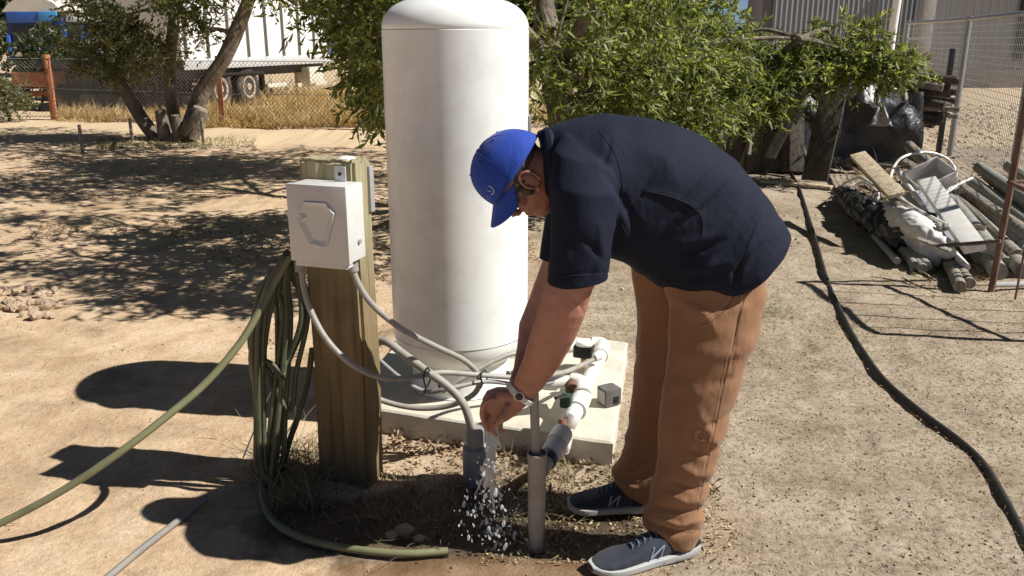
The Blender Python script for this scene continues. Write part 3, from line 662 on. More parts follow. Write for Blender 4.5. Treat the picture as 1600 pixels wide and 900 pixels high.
# collar
sh.tube([A(846, 210, 2.51)+Vector((0, 0, .0)), A(850, 222, 2.445), A(853, 262, 2.425), A(856, 300, 2.45), A(858, 312, 2.51), A(856, 300, 2.57), A(853, 262, 2.595), A(850, 222, 2.575)], .012, 8, 5, closed=True)
folds = [
 ([(945, 262), (968, 300), (985, 340), (1000, 372)], -.008, 7), ([(955, 300), (975, 345), (980, 395)], .007, 9),
 ([(1022, 270), (1000, 305), (985, 325)], -.006, 5), ([(1118, 262), (1080, 305), (1040, 345)], -.006, 5), ([(1105, 262), (1068, 300), (1030, 338)], .004, 6),
 ([(1132, 292), (1100, 325), (1060, 352)], -.006, 5), ([(1122, 292), (1090, 320), (1048, 350)], .004, 6),
 ([(1008, 296), (1050, 308), (1085, 325), (1098, 345), (1096, 370)], .0035, 5),
 ([(1190, 305), (1170, 345), (1140, 385), (1120, 400)], -.009, 6), ([(1203, 318), (1190, 350), (1165, 390), (1135, 420)], .008, 7), ([(1218, 335), (1200, 375), (1170, 415)], -.008, 6),
 ([(1172, 300), (1150, 340), (1120, 372)], .006, 7), ([(1060, 395), (1100, 388), (1130, 375)], -.008, 6), ([(1050, 412), (1090, 420), (1140, 410)], .007, 7), ([(1040, 375), (1070, 380), (1110, 368)], .006, 7),
 ([(1060, 436), (1100, 432), (1145, 424)], -.006, 5), ([(1165, 400), (1150, 428), (1148, 450)], -.010, 5),
 ([(945, 410), (925, 385), (905, 372)], -.006, 6), ([(870, 432), (885, 405), (880, 370)], .005, 8), ([(935, 435), (942, 400), (938, 350)], .006, 7), ([(925, 250), (950, 268), (972, 300)], .005, 5),
 ([(1150, 250), (1120, 290), (1090, 320)], .005, 9), ([(1000, 230), (1040, 250), (1060, 290)], .004, 12), ([(955, 215), (950, 240), (940, 262)], -.004, 5)]
def shirt_extra(co, no):
    u, v = proj(co)
    hem = np.clip((v-425)/30, 0, 1)*np.clip((u-990)/40, 0, 1)
    n_ = (vn(co[:, 0]*9+co[:, 2]*4, co[:, 2]*9-co[:, 0]*4+co[:, 1]*6, 1)-.5)*.010+np.sin(co[:, 0]*60+co[:, 1]*30)*.0025*hem
    co = co+no*n_[:, None]
    rg = lambda a, b: (.28-np.abs(vn(a, b, 1)-.5)); co = co+no*(rg(co[:, 0]*6+co[:, 2]*3, co[:, 2]*9-co[:, 0]*7+co[:, 1]*3)*.012*np.clip(-no[:, 1]*1.5, 0, 1))[:, None]
    # cuff hem of the near sleeve: a shallow band
    band = np.exp(-((v-428)/2.2)**2)*(u < 955)*(u > 850)
    return co-no*(band*.0022)[:, None]
shirt = remesh('polo_shirt', sh, .0055, SHIRT, person, 7, folds, shirt_extra)
MB().tube([A(853, 205, 2.51), A(858, 215, 2.438), A(863, 262, 2.410), A(864, 305, 2.44)], [.012, .016, .018, .012], 8, 6).build('collar', SHIRT, person)
# trousers
tr = MB()
tr.sect([sec((1024, 400), (1185, 375), .085, 2.49), sec((1032, 436), (1196, 412), .096, 2.47), sec((1046, 475), (1196, 458), .100, 2.45), sec((1044, 535), (1180, 528), .100, 2.43), sec((1040, 595), (1158, 590), .092, 2.42), sec((1030, 640), (1140, 645), .092, 2.42), sec((1028, 715), (1116, 724), .082, 2.42), sec((1014, 775), (1098, 783), .080, 2.42), sec((1004, 815), (1092, 830), .080, 2.42), sec((1022, 836), (1090, 848), .072, 2.42)], 30, 2.2)
tr.sect([sec((985, 400), (1200, 375), .10, 2.62), sec((988, 440), (1190, 420), .11, 2.64), sec((996, 490), (1140, 490), .10, 2.65), sec((993, 560), (1108, 568), .090, 2.66), sec((986, 640), (1082, 650), .086, 2.67), sec((976, 700), (1058, 710), .080, 2.68), sec((957, 738), (1046, 760), .082, 2.68), sec((968, 760), (1036, 790), .07, 2.68)], 28, 2.2)
tr.sect([sec((1026, 395), (1180, 372), .13, 2.55), sec((1028, 428), (1196, 406), .150, 2.55), sec((1052, 464), (1188, 450), .12, 2.55)], 24)
tf = [([(1050, 470), (1042, 560), (1040, 650), (1030, 740), (1020, 800)], .008, 9), ([(1075, 500), (1062, 580), (1060, 660), (1080, 720)], -.008, 9),
 ([(1090, 640), (1110, 680), (1120, 700)], .007, 8), ([(1150, 640), (1120, 662), (1090, 668)], -.008, 5), ([(1145, 665), (1115, 690), (1085, 690)], .007, 6), ([(1140, 690), (1105, 712), (1080, 705)], -.008, 5),
 ([(1120, 735), (1090, 742), (1060, 730)], .008, 7), ([(1115, 752), (1085, 765), (1050, 752)], -.009, 5), ([(1105, 775), (1075, 785), (1040, 772)], .008, 6), ([(1098, 795), (1060, 800), (1025, 790)], -.009, 5), ([(1095, 812), (1060, 820), (1015, 806)], .009, 5), ([(1092, 828), (1060, 832), (1020, 822)], -.008, 4),
 ([(1010, 470), (1005, 560), (1010, 640)], .007, 8), ([(1005, 700), (990, 715), (972, 712)], -.008, 5), ([(1010, 725), (990, 738), (966, 730)], .009, 5), ([(1015, 745), (995, 757), (966, 748)], -.008, 4),
 ([(1160, 450), (1150, 520), (1142, 580)], -.0035, 2.5), ([(1060, 470), (1100, 490), (1120, 520)], .006, 9), ([(1200, 440), (1170, 470), (1130, 480)], -.006, 7), ([(1185, 520), (1160, 550), (1120, 560)], .005, 8), ([(1175, 560), (1150, 590), (1115, 600)], -.005, 7)]
def trou_extra(co, no):
    low = np.clip((.45-co[:, 2])/.4, .15, 1)
    n_ = (vn(co[:, 0]*6+co[:, 1]*5, co[:, 2]*22, 1)-.5)*.012*low+(vn(co[:, 0]*20, co[:, 2]*24+co[:, 1]*12, 1)-.5)*.005
    rg = lambda a, b: (.28-np.abs(vn(a, b, 1)-.5))
    n_ = n_+rg(co[:, 0]*5+co[:, 1]*8+co[:, 2]*7, co[:, 2]*17-co[:, 0]*9)*.020*low+rg(co[:, 0]*11-co[:, 2]*10, co[:, 2]*20+co[:, 0]*12+co[:, 1]*9)*.009*low
    return co+no*n_[:, None]
trousers = remesh('trousers', tr, .0055, TROU, person, 5, tf, trou_extra)
# cap
def cap_build():
    mb = MB(); n = 48; rings = 14; vs = []
    for i in range(rings+1):
        ph = (math.pi/2)*i/rings
        for k in range(n):
            a = 2*math.pi*k/n; rr = math.cos(ph)**.86 if i < rings else 0.02
            f = .118*math.cos(a)*rr-.002; s_ = .093*math.sin(a)*rr; u_ = .005+.122*math.sin(ph)**.95-.022*(math.cos(a)*-.5+.0)*rr
            seam = 1-.012*max(0, math.cos(6*a))**24
            vs.append(hp(f*seam-.004, s_*seam, u_+.0))
    fs = [(i*n+k, i*n+(k+1) % n, (i+1)*n+(k+1) % n, (i+1)*n+k) for i in range(rings) for k in range(n)]
    mb.add(vs, fs+[tuple(rings*n+k for k in range(n))])
    o = mb.build('cap_crown', CAPM, cap_)
    sol = o.modifiers.new('t', 'SOLIDIFY'); sol.thickness = .003; sol.offset = 1
    # brim: curved bill
    vs = []; ns, nl = 24, 8
    for layer in (0, 1):
        for i in range(nl+1):
            l = i/nl
            for k in range(ns+1):
                a = (k/ns-.5)*math.radians(150); s_ = math.sin(a)*.088; f0 = .112*math.cos(a*.95)
                f = f0+l*.078*(math.cos(a)**.35 if math.cos(a) > 0 else 0)
                u_ = .010-(abs(s_)/.088)**2*(.026+.012*l)-.018*l-.004*layer+.012*(1-l)
                vs.append(hp(f-.012, s_*(1-.05*l), u_))
    m_ = (nl+1)*(ns+1); fs = []
    for i in range(nl):
        for k in range(ns):
            a = i*(ns+1)+k; fs.append((a, a+1, a+ns+2, a+ns+1)); fs.append((a+m_, a+m_+ns+1, a+m_+ns+2, a+m_+1))
    for k in range(ns):
        a = nl*(ns+1)+k; fs.append((a, a+1, a+1+m_, a+m_))
    mb = MB(); mb.add(vs, fs); mb.build('cap_brim', CAPM, cap_)
    MB().ell(hp(-.004, 0, .128), (Fw*.009, S*.009, U*.005), 12, 6).build('cap_button', CAPM, cap_)
    # round pale emblem with a small line of marks below on the side-front panel
    EM = M('emblem_thread', (.42, .46, .60), .7, .2, 60, .3, .001, 300)
    def cp(f, u_):
        # a point on the crown's near side
        rr = max(.05, math.sqrt(max(0, 1-(u_/.128)**2))); ca = max(-1, min(1, f/(.118*rr))); return hp(f, -.0955*rr*math.sqrt(max(0, 1-ca*ca))-.0015, u_)
    e = MB(); cf, cu = .072, .052
    ring = [cp(cf+.013*math.cos(t), cu+.017*math.sin(t)) for t in np.linspace(.6, 5.4, 12)]
    e.tube(ring, .0019, 6, 3); e.tube([cp(cf-.005, cu+.008), cp(cf+.002, cu), cp(cf-.001, cu-.009)], .0019, 6, 3)
    e.build('emblem', EM, cap_)
    e = MB()
    for j in range(7): e.tube([cp(.091, .075-.0062*j), cp(.095, .0738-.0062*j)], .0009, 5, 1)
    e.build('emblem_lettering', EM, cap_)
cap_ = bpy.data.objects.new('cap', None); C.objects.link(cap_); cap_.parent = person; cap_.location = O-Vector(person.location)
cap_build()
from mathutils.bvhtree import BVHTree
def surface_line(name, ob, pix, r_, mat, lift=.0, parent=None, closed=False):
    me = ob.data; off = parent_loc(ob); vs = [v.co+off for v in me.vertices]
    if id(me) not in _bvh: _bvh[id(me)] = BVHTree.FromPolygons(vs, [tuple(p.vertices) for p in me.polygons])
    t = _bvh[id(me)]; pts = []; P = catmull([Vector((u, v, 0)) for u, v in pix], 7)
    for q in P:
        d = ray(q.x, q.y).normalized(); h = t.ray_cast(Vector((0, 0, CAM_H)), d)
        if h[0] is not None and (not pts or (h[0]-pts[-1]).length < .06): pts.append(h[0]+h[1]*lift)
    if len(pts) > 2: return MB().tube(pts, r_, 6, 1).build(name, mat, parent or person)
_bvh = {}
SEAM = M('navy_seam', (.006, .008, .016), .9, .1, 20, 0); TSEAM = M('tan_seam', (.17, .09, .05), .9, .1, 20, 0); TST = M('tan_stitch', (.45, .29, .18), .9, .1, 20, 0)
for l_ in ([(935, 205), (958, 235), (970, 270), (972, 305), (964, 345)], [(1008, 298), (1050, 308), (1085, 325), (1098, 345), (1096, 368)], [(1190, 330), (1170, 385), (1158, 420), (1152, 444)], [(968, 345), (985, 375), (1000, 400)]):
    surface_line('shirt_seam', shirt, l_, .0016, SEAM)
surface_line('sleeve_hem', shirt, [(862, 428), (880, 431), (905, 431), (930, 429), (946, 427)], .0014, SEAM)
surface_line('shirt_hem', shirt, [(1030, 436), (1060, 441), (1095, 442), (1135, 440)], .0014, SEAM)
for l_ in ([(1170, 446), (1160, 480), (1146, 540), (1132, 600), (1118, 670), (1102, 740), (1090, 800)],):
    surface_line('side_seam', trousers, l_, .0013, TSEAM); surface_line('side_stitch', trousers, [(u-5, v) for u, v in l_], .0010, TST)
surface_line('pocket_edge', trousers, [(1148, 458), (1138, 478), (1118, 498), (1096, 508)], .0016, TSEAM); surface_line('pocket_stitch', trousers, [(1143, 458), (1133, 474), (1114, 492), (1094, 502)], .0010, TST)
surface_line('back_pocket_edge', trousers, [(1186, 452), (1196, 446)], .002, TSEAM)
surface_line('cuff_stitch', trousers, [(1012, 818), (1035, 824), (1060, 829), (1084, 832)], .0014, TSEAM)
def capp(a, ph):
    rr = math.cos(ph)**.86; return hp(.118*math.cos(a)*rr-.006, .094*math.sin(a)*rr, .008+.1225*math.sin(ph)**.95+.011*math.cos(a)*rr)
for k in range(6):
    a = math.pi/6+k*math.pi/3
    MB().tube([capp(a, p_) for p_ in np.linspace(.04, 1.5, 14)], .0013, 6, 2).build('cap_seam', M('cap_seam_blue', (.008, .03, .22), .8, .1, 20, 0), cap_)
    MB().ell(capp(a+.25, .95), (Fw*.0035, S*.0035, U*.0035), 8, 6).build('eyelet', M('cap_seam_blue'), cap_)
# glasses
gl = bpy.data.objects.new('sunglasses', None); C.objects.link(gl); gl.parent = person; gl.location = hp(.08, 0, -.03)-Vector(person.location)
for sg in (-1, 1):
    MB().tube([hp(-.004, sg*.079, -.026), hp(.05, sg*.078, -.024), hp(.088, sg*.066, -.028)], .003, 6, 4).build('temple', BLACK, gl)
    MB().ell(hp(.092, sg*.034, -.036), (Fw*.005, S*.030, U*.020), 16, 8).build('lens', BLACK, gl)
MB().tube([hp(.100, -.014, -.030), hp(.102, .014, -.030)], .003, 6, 1).build('bridge', BLACK, gl)
# watch with a pale band
wr = bpy.data.objects.new('wristwatch', None); C.objects.link(wr); wr.parent = person; wc = A(811, 611, 2.43); wr.location = wc-Vector(person.location)
wa = A(797, 601, 2.43); wb = A(829, 628, 2.43); wd = (wb-wa)/2*1.13; wcn = (wa+wb)/2
ax_ = wd.normalized().cross(S)
WB = M('pale_watch_band', (.62, .60, .55), .35, .1, 30, .1, .001, 100)
mb = MB(); ringp = [wcn+wd*math.cos(t)+S*(.033*math.sin(t)) for t in np.linspace(0, 2*math.pi, 17)[:-1]]
for o_ in (-.006, .0, .006): mb.tube([p+ax_*o_ for p in ringp], .0042, 8, 3, closed=True)
mb.build('band', WB, wr)
MB().ell(wcn-S*.034+Vector((-.004, 0, .004)), (wd.normalized()*.016, ax_*.016, S*.005), 18, 8).build('watch_case', WB, wr)
MB().ell(wcn-S*.0375+Vector((-.004, 0, .004)), (wd.normalized()*.012, ax_*.012, S*.003), 18, 8).build('watch_face', BLACK, wr)
# shoes
def shoe(heel, toe, lbl):
    h = Vector((heel.x, heel.y, 0)); t = Vector((toe.x, toe.y, 0)); d = (t-h); L = d.length; d.normalize(); s = Vector((-d.y, d.x, 0)); z = Vector((0, 0, 1))
    r = bpy.data.objects.new('shoe', None); C.objects.link(r); r.parent = person; r.location = h-Vector(person.location)
    def pt(a, b, c): return h+d*(a*L)+s*b+z*c
    W = [(0.0, .026), (.05, .034), (.15, .038), (.3, .038), (.45, .040), (.6, .048), (.75, .053), (.87, .048), (.95, .034), (1.0, .016)]
    prof_top = [(0, .075), (.06, .10), (.15, .112), (.28, .115), (.4, .105), (.5, .092), (.62, .074), (.75, .060), (.87, .050), (.95, .042), (1, .034)]
    so = MB()
    def wid(a): return float(np.interp(a, [x[0] for x in W], [x[1] for x in W]))
    def top(a): return float(np.interp(a, [x[0] for x in prof_top], [x[1] for x in prof_top]))
    def bot(a): return .004+.012*max(0, (a-.8)/.2)**1.5+.012*max(0, (.1-a)/.1)
    aa = np.linspace(0, 1, 22)
    so.sect([(pt(a, 0, bot(a)), pt(a, 0, .030+.010*max(0, 1-a*3)+bot(a)*.6), s*(wid(a)+.006)) for a in aa], 20, 5)
    so.build('sole', SOLE, r)
    up = MB()
    up.sect([(pt(a, 0, .020), pt(a, 0, top(a)), s*wid(a)*1.0) for a in np.linspace(.012, .985, 26)], 24, 2.7)
    o = remesh('upper', up, .0045, SHOE, r, 3)
    # heel counter / toe cap overlays
    oc_ = MB(); oc_.sect([(pt(a, 0, .022), pt(a, 0, top(a)*.86), s*(wid(a)+.0022)) for a in np.linspace(-.006, .2, 7)], 20, 2.7); oc_.build('heel_counter', SHOED, r)
    tc_ = MB(); tc_.sect([(pt(a, 0, .022), pt(a, 0, .032+.004*(1-a)), s*(wid(a)+.002)) for a in np.linspace(.8, 1.004, 8)], 20, 2.7); tc_.build('toe_cap', SHOED, r)
    lc = MB()
    for j, a in enumerate(np.linspace(.40, .62, 5)):
        x = .024; zt = top(a)
        lc.tube([pt(a-.01, -x, zt-.012), pt(a, -x*.4, zt+.003), pt(a+.012, x*.4, zt+.003), pt(a+.02, x, zt-.012)], .0024, 6, 4)
        lc.tube([pt(a+.02, -x, zt-.012), pt(a+.012, -x*.4, zt+.002), pt(a, x*.4, zt+.003), pt(a-.01, x, zt-.012)], .0024, 6, 4)
    lc.build('laces', M('lace', (.10, .13, .20), .8, .2, 60), r)
    tg = MB(); tg.sect([(pt(a, 0, top(a)-.03), pt(a, 0, top(a)+.004), s*.024) for a in np.linspace(.26, .64, 8)], 14, 2.5); tg.build('tongue', SHOED, r)
    # slanted letter N on each side
    for sg in (-1, 1):
        n_ = MB(); S1 = lambda a, c: pt(a, sg*(wid(a)*math.sqrt(max(.05, 1-(abs(c-.060)/.050)**2.7))+.001), c)
        n_.tube([S1(.40, .040), S1(.37, .078)], .0032, 6, 1); n_.tube([S1(.37, .078), S1(.50, .040)], .0032, 6, 1); n_.tube([S1(.50, .040), S1(.47, .078)], .0032, 6, 1)
        n_.build('side_letter', M('letter_grey', (.30, .36, .46), .6, .1, 60), r)
    return r
shoe(G(1086, 862), G(922, 898), 'near'); shoe(G(1012, 797), G(886, 796), 'far')

# ================================================================= WATER
tap = thing('garden_tap', 'small brass tap held in the wet hands of the bending person', 'tap', tuple(A(786, 650, 2.50)))
MB().tube([A(834, 604, 2.47), A(812, 622, 2.49), A(790, 640, 2.50)], .011, 10, 4).build('tap_stem', GREYC, tap)
MB().tube([A(792, 636, 2.50), A(778, 650, 2.50), A(773, 668, 2.50)], .012, 10, 4).build('spout', BRASS, tap)
ws = MB()
ws.tube([A(774, 660, 2.49), A(771, 690, 2.485), A(768, 715, 2.48), A(762, 740, 2.475), A(757, 762, 2.47)], [.011, .015, .011, .010, .005], 10, 6)
ws.tube([A(777, 664, 2.485), A(776, 682, 2.48), A(783, 700, 2.475)], [.006, .005, .002], 8, 5)
ws.tube([A(768, 668, 2.49), A(764, 688, 2.49), A(758, 706, 2.49)], [.005, .004, .002], 8, 5)
for k in range(9):
    u0 = random.gauss(770, 4); y_ = random.gauss(2.485, .008); v1 = random.uniform(730, 835); du = random.gauss(-2, 9)
    ws.tube([A(u0, 672, y_), A(u0+du*.25+random.gauss(0, 1.5), 672+(v1-672)*.35, y_), A(u0+du*.55+random.gauss(0, 2), 672+(v1-672)*.7, y_-.005), A(u0+du, v1, y_-.01)], [.0035, .0028, .0036, .0018, .0028, .001], 7, 6)
o = ws.build('water_stream', WATER); tag(o, 'clear twisting water stream falling from the hands', 'water', kind=None)
wd_ = MB()
for i in range(330):
    t_ = random.random(); u = random.gauss(766, 6+30*t_); v = 715+140*t_+random.gauss(0, 8)
    if v > 860: continue
    r_ = random.choice([.0012, .0015, .002, .0025, .003, .0035, .006]); p = A(u, v, random.gauss(2.47, .05))
    if p.z < .008: p.z = .01
    d = Vector((random.gauss(0, .35), random.gauss(0, .35), 1)).normalized(); a_ = d.orthogonal().normalized(); b_ = d.cross(a_)
    wd_.ell(p, (a_*r_*random.uniform(.5, 1), b_*r_, d*r_*random.uniform(1, 2.6)), 7, 5)
o = wd_.build('water_splash', WATER, fix=False); tag(o, 'scattered water drops splashing beneath the stream', 'water', kind='stuff')

# ================================================================= SCATTER (stuff)
def scatter_quads(name, n, xr, yr, L, W, mat, label, cat, dens=None, lift=.01, tilt=.5):
    x = RNG.uniform(*xr, n); y = RNG.uniform(*yr, n)
    if dens is not None:
        k = RNG.random(n) < dens(x, y); x, y = x[k], y[k]
    n = len(x); z = Hn(x, y)+RNG.random(n)*lift
    a = RNG.uniform(0, 2*np.pi, n); l = RNG.uniform(.4, 1.3, n)*L; w_ = RNG.uniform(.5, 1.2, n)*W; tl = RNG.normal(0, tilt, n)
    d = np.stack([np.cos(a), np.sin(a), np.abs(np.sin(tl))], -1); s = np.stack([-np.sin(a), np.cos(a), RNG.normal(0, .4, n)], -1)
    p = np.stack([x, y, z], -1); c = p+d*(l*.5)[:, None]+np.array([0, 0, 1])*(l*.12)[:, None]
    V = np.stack([p, c-s*w_[:, None], p+d*l[:, None], c+s*w_[:, None]], 1).reshape(-1, 3)
    f = np.arange(n*4).reshape(-1, 4); Fc = np.concatenate([f[:, [0, 1, 2]], f[:, [0, 2, 3]]])
    o = npmesh(name, V, Fc, mat); tag(o, label, cat, kind='stuff'); return o
def scatter_pebbles(name, n, xr, yr, r0, r1, mat, label, dens=None):
    x = RNG.uniform(*xr, n); y = RNG.uniform(*yr, n)
    if dens is not None: k = RNG.random(n) < dens(x, y); x, y = x[k], y[k]
    n = len(x); r = r0+(r1-r0)*RNG.random(n)**3; z = Hn(x, y)+r*.25
    base = np.array([[1, 0, 0], [0, 1, 0], [-1, 0, 0], [0, -1, 0], [0, 0, .7], [0, 0, -.7]], dtype=float)
    V = base[None]*RNG.uniform(.6, 1.25, (n, 6, 1))*r[:, None, None]; a = RNG.uniform(0, 6.28, n); ca, sa = np.cos(a)[:, None], np.sin(a)[:, None]
    V = np.stack([V[..., 0]*ca-V[..., 1]*sa, V[..., 0]*sa+V[..., 1]*ca, V[..., 2]+RNG.normal(0, .12, (n, 6))*r[:, None]], -1)+np.stack([x, y, z], -1)[:, None]
    f0 = np.array([[0, 1, 4], [1, 2, 4], [2, 3, 4], [3, 0, 4], [1, 0, 5], [2, 1, 5], [3, 2, 5], [0, 3, 5]])
    Fc = (f0[None]+(np.arange(n)*6)[:, None, None]).reshape(-1, 3)
    o = npmesh(name, V.reshape(-1, 3), Fc, mat); tag(o, label, 'gravel', kind='stuff'); return o
scatter_pebbles('stones', 9000, (4.6, 15), (8.2, 22), .008, .04, PEBB, 'stones and rubble on the yard ground behind the mesh fence')
clump = lambda s, th: (lambda x, y: np.clip((vn(x+5, y+2, s)-th)*4, 0, 1))
scatter_pebbles('gravel', 26000, (.3, 3.8), (2.0, 5.6), .0016, .0075, PEBB, 'fine gravel and grit on the ground to the right', lambda x, y: .25+.75*vn(x, y, 2.1))
scatter_pebbles('clods', 9000, (-3.2, .6), (2.0, 5.6), .0016, .008, PEBB, 'small clods and grit on the sandy ground to the left', lambda x, y: .1+.5*(vn(x, y, 2.4) > .6))
scatter_pebbles('stones', 8000, (-8, 6), (5.4, 12), .005, .022, PEBB, 'stones strewn on the ground farther back', clump(1.1, .45))
scatter_quads('straw_litter', 26000, (.35, 4.2), (2.0, 7.0), .022, .0013, STRAW, 'dry grass straw scattered over the gravel', 'straw', lambda x, y: .2+.8*vn(x+2, y, 1.7))
scatter_quads('leaf_litter', 9000, (-4.2, .2), (4.2, 7.6), .035, .008, LITTER, 'fallen leaves and twigs under the canopy on the left', 'leaf litter', clump(1.3, .42), .012, .5)
scatter_quads('leaf_litter', 2600, (-.62, .75), (2.72, 3.35), .028, .007, LITTER, 'brown leaf litter gathered against the front of the slab', 'leaf litter', lambda x, y: np.clip(1-np.abs(y-(3.05-.3*x))/.30, 0, 1), .02, .7)
scatter_quads('wood_chip', 2400, (-.1, .75), (2.35, 2.95), .016, .005, STRAW, 'pale chips between the feet of the person', 'wood chips', lambda x, y: .25+.5*vn(x, y, 6), .01, .6)

def strands(name, n, fx, L, r, mat, label, cat, up=1.0, spread=.5, seg=4):
    V = []; Fc = []
    for i in range(n):
        x, y, l = fx(); l *= L*random.uniform(.4, 1.2); a = random.uniform(0, 6.28); p = Vector((x, y, hz(x, y)-.005)); d = Vector((math.cos(a)*spread, math.sin(a)*spread, up*random.uniform(.2, 1))).normalized()
        s = Vector((-math.sin(a), math.cos(a), 0)) if random.random() < .5 else Vector((1, 0, 0))
        for k in range(seg+1):
            w_ = r*(1-k/(seg+.5)); o_ = len(V); V += [p-s*w_, p+s*w_]
            if k: Fc.append((o_-2, o_-1, o_+1, o_))
            p = p+d*(l/seg); d = (d+Vector((random.gauss(0, .22), random.gauss(0, .22), -.16))).normalized()
            if p.z < .006: p.z = .006
    o = npmesh(name, np.array([tuple(v) for v in V]), np.array(Fc), mat); tag(o, label, cat, kind='stuff'); return o
def area(u0, u1, v0, v1):
    def f():
        p = G(random.uniform(u0, u1), random.uniform(v0, v1)); return p.x, p.y, random.uniform(.5, 1)
    return f
WEED = leaf_mat('dry_weed', (.10, .08, .04), (.22, .18, .09), (.42, .36, .22), .1, .8)
strands('dry_weeds', 620, area(405, 500, 690, 800), .26, .0022, WEED, 'tangled dry weeds at the foot of the hose coil', 'weeds', 1.0, .7)
strands('dry_weeds', 420, area(560, 900, 740, 840), .10, .0022, WEED, 'low dead weeds on the wet ground around the water splash', 'weeds', .7, .9)
strands('dry_weeds', 240, area(780, 900, 690, 760), .13, .002, WEED, 'dry weeds growing between the riser pipe and the slab', 'weeds', 1.1, .6)
strands('dry_twigs', 60, area(440, 680, 730, 840), .30, .0022, LITTER, 'dead twigs lying in the shadow below the post', 'twigs', .25, 1.0)
strands('green_weeds', 200, area(1180, 1240, 478, 500), .05, .002, LEAF_L, 'small green weeds by the trouser leg', 'weeds', 1, .7)
strands('green_weeds', 260, area(1425, 1475, 410, 430), .12, .003, LEAF_L, 'green grass tuft at the foot of the scrap heap', 'weeds', 1, .6)
strands('green_weeds', 900, area(150, 400, 216, 232), .16, .006, LEAF_L, 'low green grass around the foot of the left tree', 'weeds', 1, .8)
strands('dry_twigs', 90, lambda: (random.uniform(-3, 3.4), random.uniform(2.3, 6), 1.0), .14, .0025, LITTER, 'small dead twigs scattered over the open ground', 'twigs', .15, 1.2)
strands('grass_tufts', 500, lambda: (random.gauss(1.6, 1.2), random.uniform(2.4, 7), .6), .05, .0016, WEED, 'short dead grass stubble on the gravel', 'grass', .8, .7)
# clod stones piled at the far left
random.seed(5)
ROCK = M('clod', (.50, .37, .26), .95, .25, 12, .6, .01, 50)
protos = []
for k in range(4):
    bm = bmesh.new(); bmesh.ops.create_icosphere(bm, subdivisions=2, radius=1)
    for v in bm.verts: v.co *= 1+random.uniform(-.2, .2)
    me = bpy.data.meshes.new('rock'); bm.to_mesh(me); bm.free(); me.materials.append(ROCK); protos.append(me)
for i in range(44):
    u = random.uniform(-20, 98); v = random.uniform(452, 500)+max(0, u-60)*.1; p = G(u, v)
    o = bpy.data.objects.new('clod', random.choice(protos)); C.objects.link(o); s = random.uniform(.014, .034)
    o.location = (p.x, p.y, hz(p.x, p.y)+s*.4+random.random()*.02); o.scale = (s*1.4, s, s*.75); o.rotation_euler = (random.random(), random.random(), random.random()*6)
    tag(o, 'pale broken clod in the rubble at the left edge of the picture', 'clod', 'broken clods at the left edge')
for (u, v, s, lb) in ((632, 832, .024, 'brown stone lying in the wet patch in front of the water'), (612, 838, .016, 'small tan stone beside the hose end'), (655, 843, .014, 'smallest tan stone right of the hose end stones')):
    p = G(u, v); o = bpy.data.objects.new('stone', protos[1]); C.objects.link(o); o.location = (p.x, p.y, s*.4); o.scale = (s*1.5, s, s*.8); tag(o, lb, 'stone')

# ================================================================= TREES
def leaves(blobs, L, W, per=12, droop=.35, tl=.35, seed=1):
    r = np.random.default_rng(seed); VV = []; tw = []
    for (c, rad, n) in blobs:
        d = r.normal(0, 1, (n, 3)); d /= np.linalg.norm(d, axis=1)[:, None]; q = r.random(n)**(1/2.2)
        # break the blob into lumps with holes
        p = np.array(c)+d*q[:, None]*np.array(rad)
        k = (vn(p[:, 0]*1.5+p[:, 2]*1.9, p[:, 1]*1.5-p[:, 2]*1.3, 1) > .36); p = p[k]; n_ = len(p)
        td = r.normal(0, 1, (n_, 3)); td[:, 2] = td[:, 2]*.5-droop; td += d[k]*.5; td /= np.linalg.norm(td, axis=1)[:, None]
        tlen = tl*r.uniform(.5, 1.3, n_); tw.append((p, p+td*tlen[:, None]))
        for j in range(per):
            t_ = (j+r.random(n_))/per; b = p+td*(tlen*t_)[:, None]; b[:, 2] -= .12*tlen*t_*t_
            ld = r.normal(0, .8, (n_, 3))+td*.7; ld[:, 2] -= droop*.9; ld /= np.linalg.norm(ld, axis=1)[:, None]
            s = np.cross(ld, r.normal(0, 1, (n_, 3))+np.array([0, 0, 1.2])); s /= np.linalg.norm(s, axis=1)[:, None]; nn = np.cross(ld, s)
            l = L*r.uniform(.4, 1.35, n_)[:, None]; w_ = W*r.uniform(.7, 1.2, n_)[:, None]
            mid_ = b+ld*l*.45
            VV.append(np.stack([b, mid_-s*w_+nn*w_*.35, b+ld*l-nn*l*.12, mid_+s*w_+nn*w_*.35], 1))
    V = np.concatenate(VV).reshape(-1, 3); f = np.arange(len(V)).reshape(-1, 4)
    return V, np.concatenate([f[:, [0, 1, 2]], f[:, [0, 2, 3]]]), tw
def twig_mesh(tw, r, every=1):
    P = np.concatenate([a for a, b in tw])[::every]; Q = np.concatenate([b for a, b in tw])[::every]; d = Q-P
    s1 = np.cross(d, [0, 0, 1.0]); s1 /= np.linalg.norm(s1, axis=1)[:, None]+1e-9; s2 = np.cross(d, s1); s2 /= np.linalg.norm(s2, axis=1)[:, None]+1e-9
    o1, o2, o3 = s1*r, (-s1*.5+s2*.87)*r, (-s1*.5-s2*.87)*r; n = len(P)
    V = np.stack([P+o1, P+o2, P+o3, Q+o1*.4, Q+o2*.4, Q+o3*.4], 1).reshape(-1, 3)
    f0 = np.array([[0, 1, 4, 3], [1, 2, 5, 4], [2, 0, 3, 5]]); return V, (f0[None]+(np.arange(n)*6)[:, None, None]).reshape(-1, 4)
